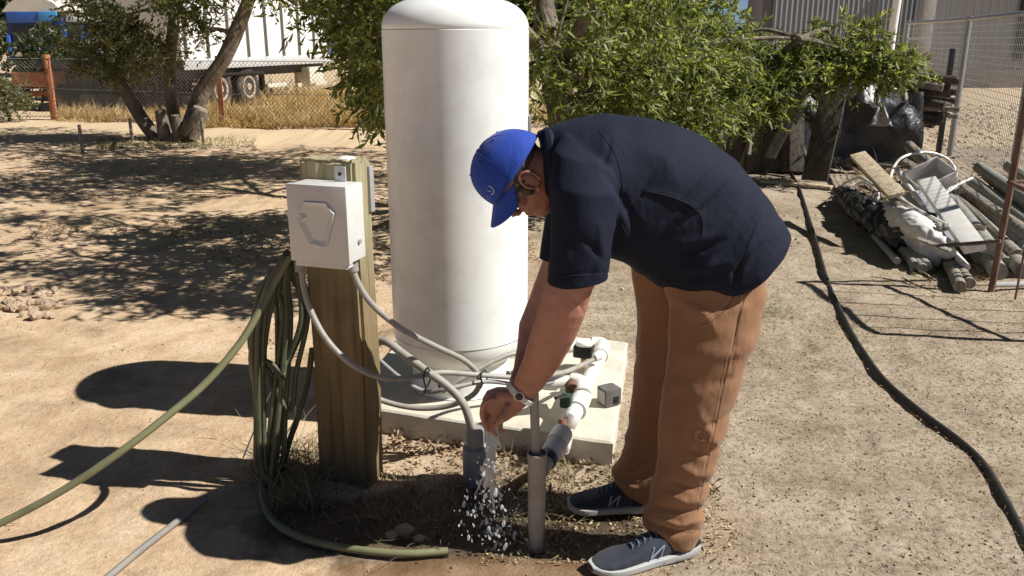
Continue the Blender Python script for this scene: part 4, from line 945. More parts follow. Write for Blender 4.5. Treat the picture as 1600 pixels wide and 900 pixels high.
def tree(name, label, base, stems, blobs, L, W, lm, bm_, per=12, droop=.35, tl=.35, seed=1, group=None, limb_r=.05, tw=True, limbs=True):
    t = thing(name, label, 'tree', base, group)
    for nm, pts, r in stems: MB().tube(pts, r, 12, 6).build(nm, bm_, t)
    V, Fc, tws = leaves(blobs, L, W, per, droop, tl, seed)
    o = npmesh('crown', V, Fc, lm, t); o['kind'] = 'stuff'
    if limbs:
        ends = [Vector(p) for _, pts, r in stems for p in pts[len(pts)//2:]]
        for c, rad, n in blobs:
            c = Vector(c); e = min(ends, key=lambda q: (q-c).length); m1 = e.lerp(c, .5)+Vector((random.gauss(0, .1), random.gauss(0, .1), .12*(c-e).length))
            MB().tube([e, m1, c, c+(c-m1)*.5], [limb_r, limb_r*.6, limb_r*.35, limb_r*.12], 7, 5).build('branch', bm_, t)
    if tw: V, Fc = twig_mesh(tws, .004); o = npmesh('twigs', V, Fc, bm_, t); o['kind'] = 'stuff'
    return t
# the big tree behind the tank
bx, by = .45, 8.0
big_blobs = []
def B(u, v, Y, r, n): p = A(u, v, Y); big_blobs.append((tuple(p), r, n))
B(870, 60, 6.6, (.5, .6, .5), 210); B(930, 20, 7.2, (.8, .7, .5), 270); B(905, 120, 7.4, (.7, .7, .45), 270); B(960, 90, 8.2, (.9, .8, .55), 290)
B(870, 190, 7.6, (.5, .6, .28), 150); B(1010, 135, 8.6, (.8, .7, .4), 250); B(1060, 60, 8.8, (.8, .8, .5), 200); B(1010, 20, 9.2, (.9, .8, .5), 200)
B(1100, 120, 9.4, (.6, .5, .4), 280); B(1170, 150, 9.5, (.5, .4, .28), 190); B(1150, 55, 9.6, (.5, .5, .3), 110); B(1215, 60, 9.6, (.4, .4, .24), 50)
B(1240, 100, 9.6, (.45, .35, .22), 130); B(1300, 92, 9.6, (.45, .35, .2), 120); B(1350, 96, 9.6, (.40, .3, .17), 120); B(1400, 98, 9.6, (.28, .3, .12), 60); B(1290, 50, 9.8, (.4, .35, .14), 34); B(1345, 55, 9.8, (.25, .3, .1), 20)
B(1110, 165, 9.0, (.5, .4, .16), 90); B(1040, 170, 8.6, (.5, .4, .22), 110)
B(590, 60, 5.9, (.20, .4, .36), 80); B(600, 110, 6.2, (.2, .3, .30), 70); B(570, 0, 6.3, (.32, .5, .18), 70); B(610, 10, 7.2, (.6, .7, .35), 120); B(470, -22, 6.6, (.5, .5, .14), 50)
B(600, 130, 7.2, (.28, .4, .3), 80); B(660, 100, 7.0, (.5, .6, .7), 160)
# high crown above the picture
for c, r, n in (((-.6, 9.6, 3.4), (1.8, 1.5, .9), 1250), ((1.2, 9.8, 3.3), (1.6, 1.5, .9), 520), ((-1.9, 10.6, 3.1), (1.5, 1.4, .8), 1150), ((.1, 11.4, 3.6), (1.8, 1.4, 1.0), 480), ((-2.6, 9.2, 2.9), (1.3, 1.2, .5), 620),
                ((-.9, 6.2, 2.75), (.9, .9, .45), 240), ((.3, 6.8, 2.9), (1.0, .8, .5), 300), ((-.2, 5.55, 2.5), (.9, .5, .35), 190), ((.7, 5.7, 2.6), (.8, .5, .35), 130), ((-1.3, 7.6, 3.0), (1.0, .7, .5), 240), ((.1, 4.9, 2.35), (.6, .32, .25), 90), ((.5, 4.9, 2.5), (.6, .3, .25), 80)):
    big_blobs.append((c, r, n))
tree('shade_tree', 'large leafy green tree spreading behind the white tank and the person', (bx, by, 0),
     [('trunk', [(bx, by, -.1), (bx+.05, by+.05, .6), (bx-.05, by+.1, 1.3), (bx-.2, by+.3, 2.1), (bx-.3, by+.6, 3.0)], [.19, .15, .13, .10, .06]),
      ('limb', [(bx, by, .9), (bx+.6, by+.4, 1.3), (bx+1.5, by+.9, 1.55), (bx+2.6, by+1.4, 1.6), (bx+3.6, by+1.6, 1.35)], [.07, .045, .025, .016, .008]),
      ('limb', [(bx, by+.1, 1.3), (bx-.5, by-.5, 1.8), (bx-1.1, by-1.4, 2.2), (bx-1.4, by-2.1, 2.2)], [.08, .06, .04, .02]),
      ('limb', [(bx, by+.1, 1.4), (bx+.2, by-.7, 1.9), (bx+.2, by-1.6, 2.4), (bx+.1, by-2.4, 2.6)], [.07, .055, .04, .02])],
     big_blobs, .098, .0150, LEAF, BARK, 16, .3, .32, 2, limb_r=.035)
# the multi-stemmed tree at the left
TL = 14.4; tb_ = A(262, 216, TL)
a_ = lambda u, v, d=0: A(u, v, TL+d)
lb_ = []
def B2(u, v, Y, r, n): lb_.append((tuple(A(u, v, Y)), r, n))
B2(160, 40, 14.2, (.8, .6, .5), 260); B2(135, 85, 14.2, (.45, .4, .2), 60); B2(210, 20, 14.0, (.7, .6, .45), 240); B2(185, 85, 13.9, (.5, .5, .28), 110); B2(245, 60, 13.9, (.35, .4, .4), 110)
B2(262, 10, 14.2, (.45, .6, .4), 140); B2(314, 50, 14.0, (.12, .3, .4), 26); B2(290, -5, 14.3, (.45, .5, .25), 70); B2(360, -28, 14.3, (.7, .5, .14), 60); B2(100, 10, 14.6, (.25, .5, .2), 20); B2(450, -22, 13.0, (.8, .5, .2), 80)
B2(180, 112, 14.2, (.25, .3, .12), 20)
for c, r, n in (((-1.6, 10.8, 3.2), (1.6, 1.1, .5), 420), ((-7.4, 14.4, 3.4), (1.8, 1.6, 1.0), 380), ((-5.4, 14.4, 3.8), (1.8, 1.5, 1.0), 380), ((-4.0, 13.2, 3.2), (1.3, 1.3, .7), 240), ((-6.2, 12.9, 3.0), (1.6, .9, .6), 260), ((-3.4, 12.0, 3.0), (1.3, 1.0, .7), 260)): lb_.append((c, r, n))
tree('gum_tree', 'multi stemmed tree with leaning grey trunks beside the dirt track', tuple(tb_),
     [('trunk', [a_(258, 225), a_(232, 200), a_(206, 160), a_(182, 115), a_(172, 60), a_(165, 0), a_(158, -60)], [.13, .12, .105, .09, .065, .05, .035]),
      ('trunk', [a_(272, 228, .1), a_(272, 190, .1), a_(268, 150, .1), a_(266, 90, .1), a_(272, 20, .1), a_(268, -70, .1)], [.13, .11, .10, .095, .085, .06]),
      ('trunk', [a_(290, 228, -.05), a_(300, 190, -.05), a_(318, 140, -.05), a_(348, 95, -.1), a_(368, 52, -.1), a_(388, 0, -.1), a_(400, -60, -.1)], [.17, .145, .13, .115, .12, .10, .06]),
      ('cut_stub', [a_(258, 215, -.2), a_(254, 190, -.22), a_(250, 172, -.24)], [.12, .10, .085]),
      ('cut_stub', [a_(280, 218, -.3), a_(277, 200, -.32), a_(275, 180, -.34)], [.10, .085, .08]),
      ('cut_stub', [a_(296, 210, -.3), a_(306, 188, -.34), a_(314, 170, -.36)], [.17, .15, .12]),
      ('root_flare', [a_(240, 232, -.1), a_(270, 222, -.1), a_(310, 230, -.1)], [.09, .22, .10])],
     lb_, .10, .021, LEAF_L, BARK, 12, .25, .4, 4, limb_r=.045)
# sawn faces of the stubs
# small stakes and saplings by the left tree
for (u, v0, v1, lb) in ((129, 205, 235, 'short stake sticking out of the shadow left of the tree'), (207, 195, 222, 'thin stake just left of the tree foot'), (318, 195, 222, 'thin stake just right of the tree foot')):
    p = G(u, v1); o = MB().tube([p+Vector((0, 0, -.05)), p+Vector((0, 0, .38))], .025, 7, 1).build('stake', GREYW); tag(o, lb, 'stake')
# shrub at the far left edge
sp = G(15, 190); tree('shrub', 'bushy green shrub at the left edge in front of the fence', tuple(sp), [('stem', [sp, sp+Vector((0, 0, .4))], .03)], [((sp.x, sp.y, .45), (.55, .4, .38), 200), ((sp.x-.6, sp.y+.2, .6), (.6, .4, .4), 160)], .07, .018, LEAF_L, BARKD, 9, 0, .2, 8)
# far trees beyond the trailer and the shed
random.seed(21)
ft = [(-17, 42, 6), (-12, 46, 5), (-22, 40, 7), (-8, 50, 6), (-3, 52, 5), (2.5, 50, 6), (8, 54, 4.6)]
fl = ['far tree behind the blue truck', 'far tree right of the blue truck behind the parked trailer', 'far tree at the left edge beyond the blue truck', 'far tree behind the middle of the trailer', 'far tree behind the front of the trailer', 'far tree showing just right of the tank', 'low far tree behind the right foliage']
for i, ((x, y, h), l) in enumerate(zip(ft, fl)):
    bl = [((x+random.uniform(-1.5, 1.5), y+random.uniform(-1, 1), h*random.uniform(.3, .8)), (2.0, 1.6, 1.3), 330) for _ in range(9)]
    tree('far_tree', l, (x, y, 0), [('trunk', [(x, y, -.1), (x+.2, y, h*.35), (x, y, h*.7)], [.25, .18, .08])], bl, .42, .13, LEAF_FAR, BARKD, 6, .1, .8, 30+i, 'trees beyond the fence', .08, tw=False)

for i, ((x, y, z, rx), l) in enumerate(zip(((-11.6, 26.5, .9, 1.3), (-9.6, 27.2, .8, 1.2), (-14.4, 27.5, 1.0, 1.3), (-13.2, 33, 1.4, 1.6), (-17.6, 33, 1.4, 1.8)), ('added dark bush behind the flatbed and the left tree', 'added dark bush between the flatbed and the trailer', 'added dark bush right of the blue truck', 'added taller dark bush behind the blue truck', 'added dark bush left of the blue truck'))):
    tree('added_bush', l, (x, y, 0), [('stem', [(x, y, 0), (x, y, z)], .05)], [((x, y, z), (rx, .8, z), 420)], .20, .055, LEAF_FAR, BARKD, 8, 0, .35, 60+i, 'bushes added beyond the fence', .03, tw=False)  # bushes added as a dark backdrop for the shadowy area behind the fence
# ================================================================= CHAIN LINK FENCE, GRASS
f0 = G(-60, 186); f1 = G(85, 186); f2 = G(348, 197); f3 = G(610, 204); f4 = Vector((2.2, 16.4, 0))
fen = thing('chain_link_fence', 'sagging chain link fence on orange posts beyond the dirt track', 'fence', tuple(f1))
FH = 1.22
def wires(a, b, z0, z1, pitch, r, diag=True):
    a, b = Vector(a), Vector(b); L = (b-a).length; d = (b-a)/L; H = z1-z0; V = []; Fc = []
    def seg(p, q):
        t = (q-p).normalized(); s1 = t.orthogonal().normalized(); s2 = t.cross(s1); o = len(V)
        for e in (p, q):
            for k in range(3): an = k*2.094; V.append(tuple(e+(s1*math.cos(an)+s2*math.sin(an))*r))
        for k in range(3): Fc.append((o+k, o+(k+1) % 3, o+3+(k+1) % 3, o+3+k))
    pt = lambda s, z: a+d*s+Vector((0, 0, z))
    if diag:
        s = -H
        while s < L:
            for sg in (0, 1):
                s0, s1_ = s, s+H; za, zb = (z0, z1) if sg == 0 else (z1, z0)
                ta = max(0, (0-s0)/H); tb2 = min(1, (L-s0)/H)
                if tb2 > ta: seg(pt(s0+ta*H, za+(zb-za)*ta), pt(s0+tb2*H, za+(zb-za)*tb2))
            s += pitch
    else:
        s = 0
        while s <= L: seg(pt(s, z0), pt(s, z1)); s += pitch
        z = z0
        while z <= z1: seg(pt(0, z), pt(L, z)); z += pitch
    return V, Fc
V, Fc = [], []
for a, b in ((f0, f1), (f1, f2), (f2, f3), (f3, f4)):
    v_, f_ = wires(a, b, .03, FH, .085, .0034); o_ = len(V); V += v_; Fc += [tuple(i+o_ for i in f) for f in f_]
o = npmesh('wire_mesh', np.array(V), np.array(Fc), M('old_wire', (.20, .18, .16), .7, .2, 9, 0), fen); o['kind'] = 'stuff'
for p, hgt, r_ in ((f0, 1.25, .05), (f1, 1.3, .07), (f2, 1.3, .05), (f3, 1.25, .05), (f4, 1.25, .05)):
    MB().tube([p+Vector((0, 0, -.1)), p+Vector((.02, 0, hgt))], r_, 10, 1).build('fence_post', ORANGE, fen)
for z in (.05, .62, FH):
    MB().tube([f0+Vector((0, 0, z)), f1+Vector((0, 0, z)), f2+Vector((0, 0, z-.02)), f3+Vector((0, 0, z)), f4+Vector((0, 0, z))], .006, 5, 1).build('line_wire', STEEL, fen)
def grass_band(u0, u1, v0, v1, hgt, n, mat, label):
    def f():
        u = random.uniform(u0, u1); p = G(u, random.uniform(v0, v1)); return p.x, p.y, hgt*(.45+.9*vn(np.array([p.x]), np.array([p.y]), 1.7)[0])
    strands('dry_grass', n, f, 1, .011, mat, label, 'grass', 1, .55, 3)
DG = leaf_mat('tall_dry_grass', (.32, .22, .10), (.50, .36, .18), (.66, .52, .30), .2, .85)
grass_band(318, 640, 176, 200, .50, 7000, DG, 'tall golden dry grass along the fence left of the tank')
grass_band(90, 330, 176, 192, .30, 2200, DG, 'short dry grass along the fence behind the left tree')
grass_band(640, 1250, 178, 196, .5, 3500, DG, 'tall dry grass along the fence behind the person')
grass_band(320, 600, 150, 165, .7, 2500, DG, 'dry grass growing in front of the trailer wheels')

# ================================================================= TRAILER
t0 = A(288, 112, 19.4); t1 = A(517, 99, 25.7); ZB = .95
t0.z = t1.z = 0; dr = (t1-t0).normalized(); LT = (t1-t0).length; nl_ = Vector((dr.y, -dr.x, 0))
trl = thing('trailer', 'long white box trailer with dark underframe parked beyond the fence', 'trailer', tuple(t0))
RT = rotz(math.atan2(dr.y, dr.x))
def tp(s, o, z): return t0+dr*s-nl_*o+Vector((0, 0, z))
MB().box(tp(LT/2, 1.2, ZB+.18+1.35), (LT, 2.36, 2.7), RT, .02).build('body', WHITE, trl)
MB().box(tp(LT/2, .01, ZB+.09), (LT, .05, .2), RT, .01).build('side_rail', M('rail_grey', (.48, .48, .47), .5, .1, 4, 0), trl)
nr = 9
for k in range(nr): MB().box(tp(.12+(LT-.24)*k/(nr-1), -.025, ZB+.2+1.3), (.04, .05, 2.55), RT, .005).build('rib', M('rib_grey', (.16, .16, .16), .6, .1, 4, 0), trl)
MB().box(tp(LT/2, 1.2, ZB-.12), (LT, 1.9, .24), RT).build('underframe', BLACK, trl)
MB().box(tp(LT+.05, 1.2, ZB+1.2), (.08, 2.38, 2.2), RT, .01).build('blue_front_panel', BLUE, trl)
MB().box(tp(LT*.87, .25, .62), (.75, .5, .46), RT, .02).build('tool_box', CREAM, trl)
MB().box(tp(LT*.62, .3, .42), (.9, .1, .1), RT, .01).build('side_guard', CREAM, trl); MB().box(tp(LT*.90, .3, .36), (1.6, .1, .12), RT, .01).build('side_guard', CREAM, trl)
def wheel(s, o, r=.46):
    c = tp(s, o, r); RR = RT@Matrix.Rotation(math.pi/2, 3, 'X')
    w_ = bpy.data.objects.new('wheel', None); C.objects.link(w_); w_.parent = trl; w_.location = c-Vector(trl.location)
    MB().lathe([(r*.6, -.12), (r*.93, -.13), (r, -.09), (r, .09), (r*.93, .13), (r*.6, .12)], c, 28, RR).build('tyre', RUBBER, w_)
    MB().lathe([(r*.58, .10), (r*.6, .135), (r*.5, .125), (r*.2, .06), (r*.18, .14), (.02, .145)], c, 24, RR).build('rim', M('dusty_rim', (.42, .33, .25), .7, .2, 6, 0), w_)
# wheels on the near side: the visible one and its neighbours
sv = (A(390, 135, 21.8)-t0).dot(dr)
for s in (sv, sv-1.15): wheel(s, .18); wheel(s, 2.2)
MB().box(tp(LT*.66, .9, .5), (.12, .12, .95), RT).build('landing_leg', BLACK, trl)
MB().box(tp(sv-.55, .35, .8), (2.3, .7, .06), RT, .01).build('mudguard', BLACK, trl)
# second low trailer / dark flatbed behind the left tree
fb = thing('flatbed', 'dark low flatbed parked behind the left tree and the fence', 'trailer', tuple(A(190, 140, 24)*1.0))
fa = A(95, 125, 24.5); fbb = A(300, 122, 23.5)
md = (fa+fbb)/2; Rf = rotz(math.atan2(fbb.y-fa.y, fbb.x-fa.x)); Lf = (fbb-fa).length
MB().box((md.x, md.y, .95), (Lf, 2.0, .2), Rf, .02).build('deck', BLACK, fb)
MB().box((md.x, md.y, .75), (Lf*.92, .9, .22), Rf, .02).build('chassis', M('chassis_brown', (.06, .04, .035), .8, .3, 5, 0), fb)
for k in range(3):
    for sd_ in (-1, 1):
        c = Vector((md.x, md.y, .42))+Rf@Vector((Lf*(-.36+.2*k), sd_*.85, 0)); MB().lathe([(.2, -.1), (.40, -.11), (.42, -.08), (.42, .08), (.40, .11), (.2, .1)], c, 20, Rf@Matrix.Rotation(math.pi/2, 3, 'X')).build('wheel', RUBBER, fb)
wb_ = A(243, 82, 24); o = thing('storage_tub', 'small pale grey tub on the dark flatbed behind the left tree', 'tub', (wb_.x, wb_.y, 1.05))
MB().box((wb_.x, wb_.y, 1.30), (.75, .6, .36), None, .04).build('tub_body', M('tub_grey', (.55, .56, .58), .6, .05, 4, 0), o); MB().box((wb_.x, wb_.y, 1.50), (.82, .66, .06), None, .02).build('tub_lid', WHITE, o)
# ================================================================= BLUE TRUCK at far left
bt = A(58, 60, 30); btk = thing('parked_truck', 'blue truck cab with cream domed roof parked at the far left', 'truck', (bt.x, bt.y, 0))
X0, Y0 = bt.x, bt.y; HB = A(58, 18, 30).z; ZL = A(58, 98, 30).z
w2_ = .98
MB().box((X0, Y0+1.0, (ZL+HB)/2), (w2_*2, 2.0, HB-ZL), None, .05).build('cab_body', BLUED, btk)
MB().box((X0-.15, Y0-.03, HB-.18), (w2_*1.5, .08, .36), None, .02).build('blue_band', BLUE, btk)
MB().prism([(X0-1.02, Y0-.06, HB-.01), (X0+1.02, Y0-.06, HB-.01), (X0+.72, Y0-.06, HB+.30), (X0+.4, Y0-.06, HB+.42), (X0-.4, Y0-.06, HB+.42), (X0-.72, Y0-.06, HB+.30)], (0, 2.1, 0)).build('roof_dome', CREAM, btk)
MB().box((X0+.52, Y0-.09, HB-.16), (.62, .05, .30), None, .01).build('blue_sign_panel', M('bright_blue', (.08, .34, .75), .5, .1, 4, 0), btk)
MB().box((X0, Y0-.04, (ZL+HB)/2+.05), (1.55, .05, .62), None, .02).build('windscreen', BLACK, btk)
MB().box((X0, Y0-.10, ZL+.28), (1.7, .14, .14), None, .02).build('bumper', CREAM, btk)
for sx in (-1, 1):
    MB().box((X0+sx*.93, Y0-.07, ZL+.45), (.12, .10, .9), None, .02).build('corner_post', BLUE, btk)
    MB().lathe([(.25, -.14), (.46, -.15), (.5, -.1), (.5, .1), (.46, .15), (.25, .14)], (X0+sx*.8, Y0+.7, .5), 20, Matrix.Rotation(math.pi/2, 3, 'Y')).build('wheel', RUBBER, btk)
MB().box((X0, Y0+1.0, .75), (1.6, 2.2, .5), None, .03).build('chassis', BLACK, btk)
MB().box((X0+1.22, Y0+.5, HB-.15), (.4, .9, .36), None, .03).build('white_side_box', WHITE, btk)
MB().box((X0+1.5, Y0+2.6, HB-.35), (1.9, .3, .7), None, .03).build('headboard', BLUED, btk)
# orange farm implement
oi = A(70, 140, 20.5); imp = thing('farm_implement', 'rusty orange farm implement beside the orange fence post', 'implement', (oi.x, oi.y, 0))
MB().box((oi.x-.1, oi.y, .70), (1.0, .5, .34), None, .02).build('hopper', ORANGE, imp); MB().box((oi.x-.6, oi.y, .36), (1.9, .12, .12), None, .01).build('tool_bar', ORANGE, imp)
for k in range(5): MB().tube([(oi.x-1.4+.45*k, oi.y, .36), (oi.x-1.35+.45*k, oi.y-.18, .2), (oi.x-1.45+.45*k, oi.y-.25, 0)], .03, 7, 4).build('tine', RUST, imp)
for k in (-1, 1): MB().lathe([(.1, -.08), (.28, -.09), (.3, -.05), (.3, .05), (.28, .09), (.1, .08)], (oi.x+k*.5, oi.y-.1, .3), 20, Matrix.Rotation(math.pi/2, 3, 'Y')).build('wheel', RUBBER, imp)
random.seed(9)
# low scrap behind the fence
for i in range(9):
    u = 140+i*22+random.uniform(-5, 5); p = G(u, 172-random.random()*6)
    mb = MB(); mb.box((p.x, p.y, .14), (random.uniform(.25, .5), .3, random.uniform(.18, .4)), rotz(random.random()*3), .03)
    o = mb.build('scrap_block', [GREYW, RUST, DARKW, CONC][i % 4]); tag(o, 'piece of scrap in the row on the ground behind the fence at left', 'scrap', 'scrap pieces behind the chain link fence')

# ================================================================= SHEDS
def corr(mb, a, b, z0, z1, n_rib, dep, nrm_):
    a, b = Vector(a), Vector(b); d = b-a; prof_ = []
    for k in range(n_rib):
        for f, o in ((0, 0), (.30, 0), (.38, 1), (.62, 1), (.70, 0)): prof_.append(((k+f)/n_rib, o*dep))
    prof_.append((1, 0)); vs = []
    for s, o in prof_:
        p = a+d*s+nrm_*o; vs += [(p.x, p.y, z0), (p.x, p.y, z1)]
    fs = [(2*i, 2*i+2, 2*i+3, 2*i+1) for i in range(len(prof_)-1)]; o0 = len(vs)
    # back face gives the sheet thickness
    vs2 = [(v[0]-nrm_.x*.01, v[1]-nrm_.y*.01, v[2]) for v in vs]
    fs2 = [tuple(i+o0 for i in f[::-1]) for f in fs]; n = len(prof_)
    cap2 = [(2*i+1, 2*i+3, 2*i+3+o0, 2*i+1+o0) for i in range(n-1)]
    mb.add(vs+vs2, fs+fs2+cap2); return mb
shd = thing('steel_shed', 'large grey corrugated steel shed at the top right', 'shed', tuple(A(1300, 130, 23)))
sa = Vector((8.6, 29.5, 0)); sb = Vector((14.6, 31.1, 0)); ns_ = int((sb-sa).length/.76); dn = (sb-sa); nn_ = Vector((dn.y, -dn.x, 0)).normalized()
for k in range(ns_):
    p, q = sa+dn*(k/ns_), sa+dn*((k+1)/ns_); corr(MB(), p, q-dn.normalized()*.006, 0, 5.6, 4, .045, nn_).build('wall_sheet', SHEDM, shd, smooth=False)
MB().box(sa+Vector((-.35, .1, 2.3)), (.9, .12, 4.6), None, .02).build('corner_panel', M('panel_flat', (.12, .115, .12), .6, .05, 2, 0), shd)
dp = A(1392, 60, 28.5); MB().tube([(dp.x, dp.y, .1), (dp.x+.03, dp.y, 2.0), (dp.x+.12, dp.y, 4.5)], .13, 12, 1).build('downpipe', WHITE, shd)
sh2 = thing('steel_shed', 'lighter corrugated steel shed behind the mesh gate panels', 'shed', tuple(A(1500, 120, 25)))
s2a = Vector((13.7, 30.3, 0)); s2b = Vector((25.5, 28.5, 0)); d2 = s2b-s2a; n2_ = Vector((d2.y, -d2.x, 0)).normalized(); k2 = 12
for k in range(k2):
    p, q = s2a+d2*(k/k2), s2a+d2*((k+1)/k2); corr(MB(), p, q-d2.normalized()*.006, 0, 5.6, 4, .045, n2_).build('wall_sheet', SHEDL, sh2, smooth=False)
MB().box((s2a.x+3.3, s2a.y-.65, 2.6), (.28, .1, 3.4), None, .01).build('dark_flashing', BLACK, sh2)
MB().box((s2a.x+.25, s2a.y-.25, 2.3), (.40, .3, 4.6), None, .01).build('corner_column', M('col_grey', (.36, .35, .34), .7, .2, 5, 0), sh2)
MB().box((s2a.x+4.6, s2a.y-.7, .30), (9.2, .12, .6), rotz(math.atan2(d2.y, d2.x)), .01).build('concrete_plinth', GREYC, sh2)
# ================================================================= MESH FENCE at right
mf = thing('mesh_fence', 'tall galvanised mesh fence panels on pipe posts at the right', 'fence', tuple(G(1485, 245)))
m0, m1, m2 = Vector((6.75, 15.2, 0)), Vector((6.2, 12.1, 0)), Vector((5.25, 8.9, 0)); m3 = Vector((4.4, 6.2, 0))
V, Fc = [], []
for a, b in ((m0, m1), (m1, m2), (m2, m3)):
    v_, f_ = wires(a, b, .04, 1.84, .075, .0036, False); o_ = len(V); V += v_; Fc += [tuple(i+o_ for i in f) for f in f_]
o = npmesh('wire_mesh', np.array(V), np.array(Fc), M('mesh_wire', (.62, .61, .60), .5, .1, 9, 0), mf); o['kind'] = 'stuff'
for p in (m0, m1, m2, m3): MB().tube([p+Vector((0, 0, -.1)), p+Vector((0, 0, 1.90))], .042, 12, 1).build('fence_post', STEEL, mf)
for a, b in ((m0, m1), (m1, m2), (m2, m3)): MB().tube([a+Vector((0, 0, 1.86)), b+Vector((0, 0, 1.86))], .03, 10, 1).build('top_rail', STEEL, mf)
MB().tube([m0+Vector((0, 0, 1.6)), m0+Vector((.1, -.4, 1.62))], .02, 8, 1).build('gate_hinge', STEEL, mf)
for (u, v0, v1, Y, lb) in ((1467, 76, 232, 11.2, 'black steel picket standing behind the stacked poles'),):
    p = A(u, v1, Y); p.z = 0; zt = A(u, v0, Y).z; o = MB().box((p.x, p.y, zt/2), (.055, .055, zt), None, .004).build('steel_picket', BLACK); tag(o, lb, 'picket')
# ================================================================= RUSTY FRAME at right
fr0 = G(1549, 452); frH = 1.33
frt = thing('wire_gate', 'rusty upright steel frame strung with wires at the right edge', 'frame', tuple(fr0))
fr1 = Vector((fr0.x+.12, fr0.y-1.05, 0))
up_ = Vector((.03, 0, frH))
MB().tube([fr0+Vector((0, 0, -.05)), fr0+up_], .022, 8, 1).build('upright', RUST, frt); MB().tube([fr1+Vector((0, 0, -.05)), fr1+up_], .022, 8, 1).build('upright', RUST, frt)
fr2 = fr0+Vector((1.6, .1, 0)); MB().tube([fr0+up_, fr0+up_+Vector((1.6, .1, 0))], .020, 8, 1).build('top_rail', RUST, frt); MB().tube([fr0+Vector((0, 0, .03)), fr2+Vector((0, 0, .03))], .018, 8, 1).build('bottom_rail', STEEL, frt)
MB().tube([fr0+Vector((0, 0, .72)), fr2+Vector((0, 0, .72))], .012, 8, 1).build('mid_rail', RUST, frt)
MB().tube([fr0+up_, fr1+up_], .024, 8, 1).build('top_rail', RUST, frt); MB().tube([fr0+Vector((.0, 0, .72)), fr1+Vector((0, 0, .55))], .018, 8, 1).build('mid_rail', RUST, frt)
for t_ in (.22, .46, .68, .86): p = fr0.lerp(fr1, t_); MB().tube([p+Vector((0, 0, .0)), p+up_], .007, 6, 1).build('wire', RUST, frt)

# ================================================================= TARP-COVERED STACK
random.seed(17)
tarp = MB(); nu, nv = 34, 22; V = []; xa, xb = A(1205, 200, 10.7).x, A(1432, 200, 10.7).x
for j in range(nv):
    for i in range(nu):
        s = i/(nu-1); t_ = j/(nv-1); x = xa+(xb-xa)*s
        # profile: over the top then down the front
        if t_ < .35: y = 11.9-1.1*(t_/.35); z = 1.12+.10*math.sin(s*5)+.05*math.sin(t_*9+s*9)
        else: k_ = (t_-.35)/.65; y = 10.70-.10*math.sin(k_*3)-.15*k_; z = (1.12+.10*math.sin(s*5))*(1-k_*.95)+.02
        w_ = (vn(np.array([x*2.2+z*1.3]), np.array([z*2.6+7]), 1)[0]-.5)*.26+(vn(np.array([x*7]), np.array([z*7]), 1)[0]-.5)*.10
        V.append((x+w_*.2, y+w_, z+w_*.25))
tarp.add(V, [(j*nu+i, j*nu+i+1, (j+1)*nu+i+1, (j+1)*nu+i) for j in range(nv-1) for i in range(nu-1)])
tt = thing('tarpaulin', 'black plastic tarpaulin draped over the stack of poles', 'tarpaulin', ((xa+xb)/2, 10.7, 0))
o = tarp.build('sheet', TARP, tt); sm = o.modifiers.new('t', 'SOLIDIFY'); sm.thickness = .006
def rag(name, u, v, Y, wu, hv, mat, parent, seed):
    r = random.Random(seed); mb = MB(); n = 9; V = []
    for j in range(n):
        for i in range(n):
            s = i/(n-1)-.5; t_ = j/(n-1)-.5; wd2 = (.35+.65*(j/(n-1))); p = A(u+s*wu*wd2+r.uniform(-1, 1), v+t_*hv+r.uniform(-1, 1), Y+.03*math.sin(s*9+seed)+r.uniform(-.012, .012)); V.append(p)
    mb.add(V, [(j*n+i, j*n+i+1, (j+1)*n+i+1, (j+1)*n+i) for j in range(n-1) for i in range(n-1)])
    o = mb.build(name, mat, parent); sm = o.modifiers.new('t', 'SOLIDIFY'); sm.thickness = .004; return o
rag('torn_patch', 1376, 182, 10.38, 38, 30, TARPG, tt, 1); rag('torn_patch', 1370, 150, 10.38, 10, 28, TARPG, tt, 2); rag('torn_patch', 1413, 147, 10.38, 14, 26, TARPG, tt, 3)
def log(name, a, b, r, mat, label, cat, group=None, n=12):
    a, b = Vector(a), Vector(b); k = random.uniform(.9, 1.1); m_ = a.lerp(b, .5)+Vector((random.gauss(0, .008), random.gauss(0, .008), random.gauss(0, .008)))
    o = MB().tube([a, m_, b], [r*k, r, r*k*.95], n, 5).build(name, mat); tag(o, label, cat, group); return o
for i in range(22):
    rw = i % 7; v = 122+rw*11+random.uniform(-2, 2); u1 = 1486+random.uniform(-22, 16)-(rw > 5)*18; Y = 10.95+.22*(i//7)+random.uniform(-.05, .05)
    b = A(u1, v+random.uniform(0, 10), Y-.2); a = A(1405, v-3, Y+.1)
    log('timber_pole', a, b, random.uniform(.035, .052), [DARKW, GREYW, DARKW][i % 3], ('%s dark pole end from the top in the %s row of the tarpaulin stack' % (['uppermost', 'second', 'third', 'fourth', 'fifth', 'sixth', 'lowest'][rw], ['front', 'second', 'third', 'back'][i//7])), 'pole', 'poles under the black tarpaulin')
for (u0, v0, u1, v1, Y0_, Y1_, w_, h_, mt, lb) in ((1256, 142, 1203, 246, 10.2, 9.9, .14, .035, GREYW, 'long grey board leaning against the left end of the tarpaulin stack'), (1305, 135, 1272, 282, 10.35, 9.95, .30, .03, DARKW, 'wide dark board leaning against the front of the tarpaulin stack'), (1240, 160, 1238, 268, 10.6, 10.2, .26, .03, DARKW, 'dark sheet leaning behind the long grey board'), (1215, 150, 1262, 250, 10.9, 10.3, .05, .05, DARKW, 'thin dark batten crossing behind the leaning boards')):
    mb = MB(); beam(mb, A(u0, v0, Y0_), A(u1, v1, Y1_), w_, h_, 0, .004); o = mb.build('leaning_board', mt); tag(o, lb, 'board')
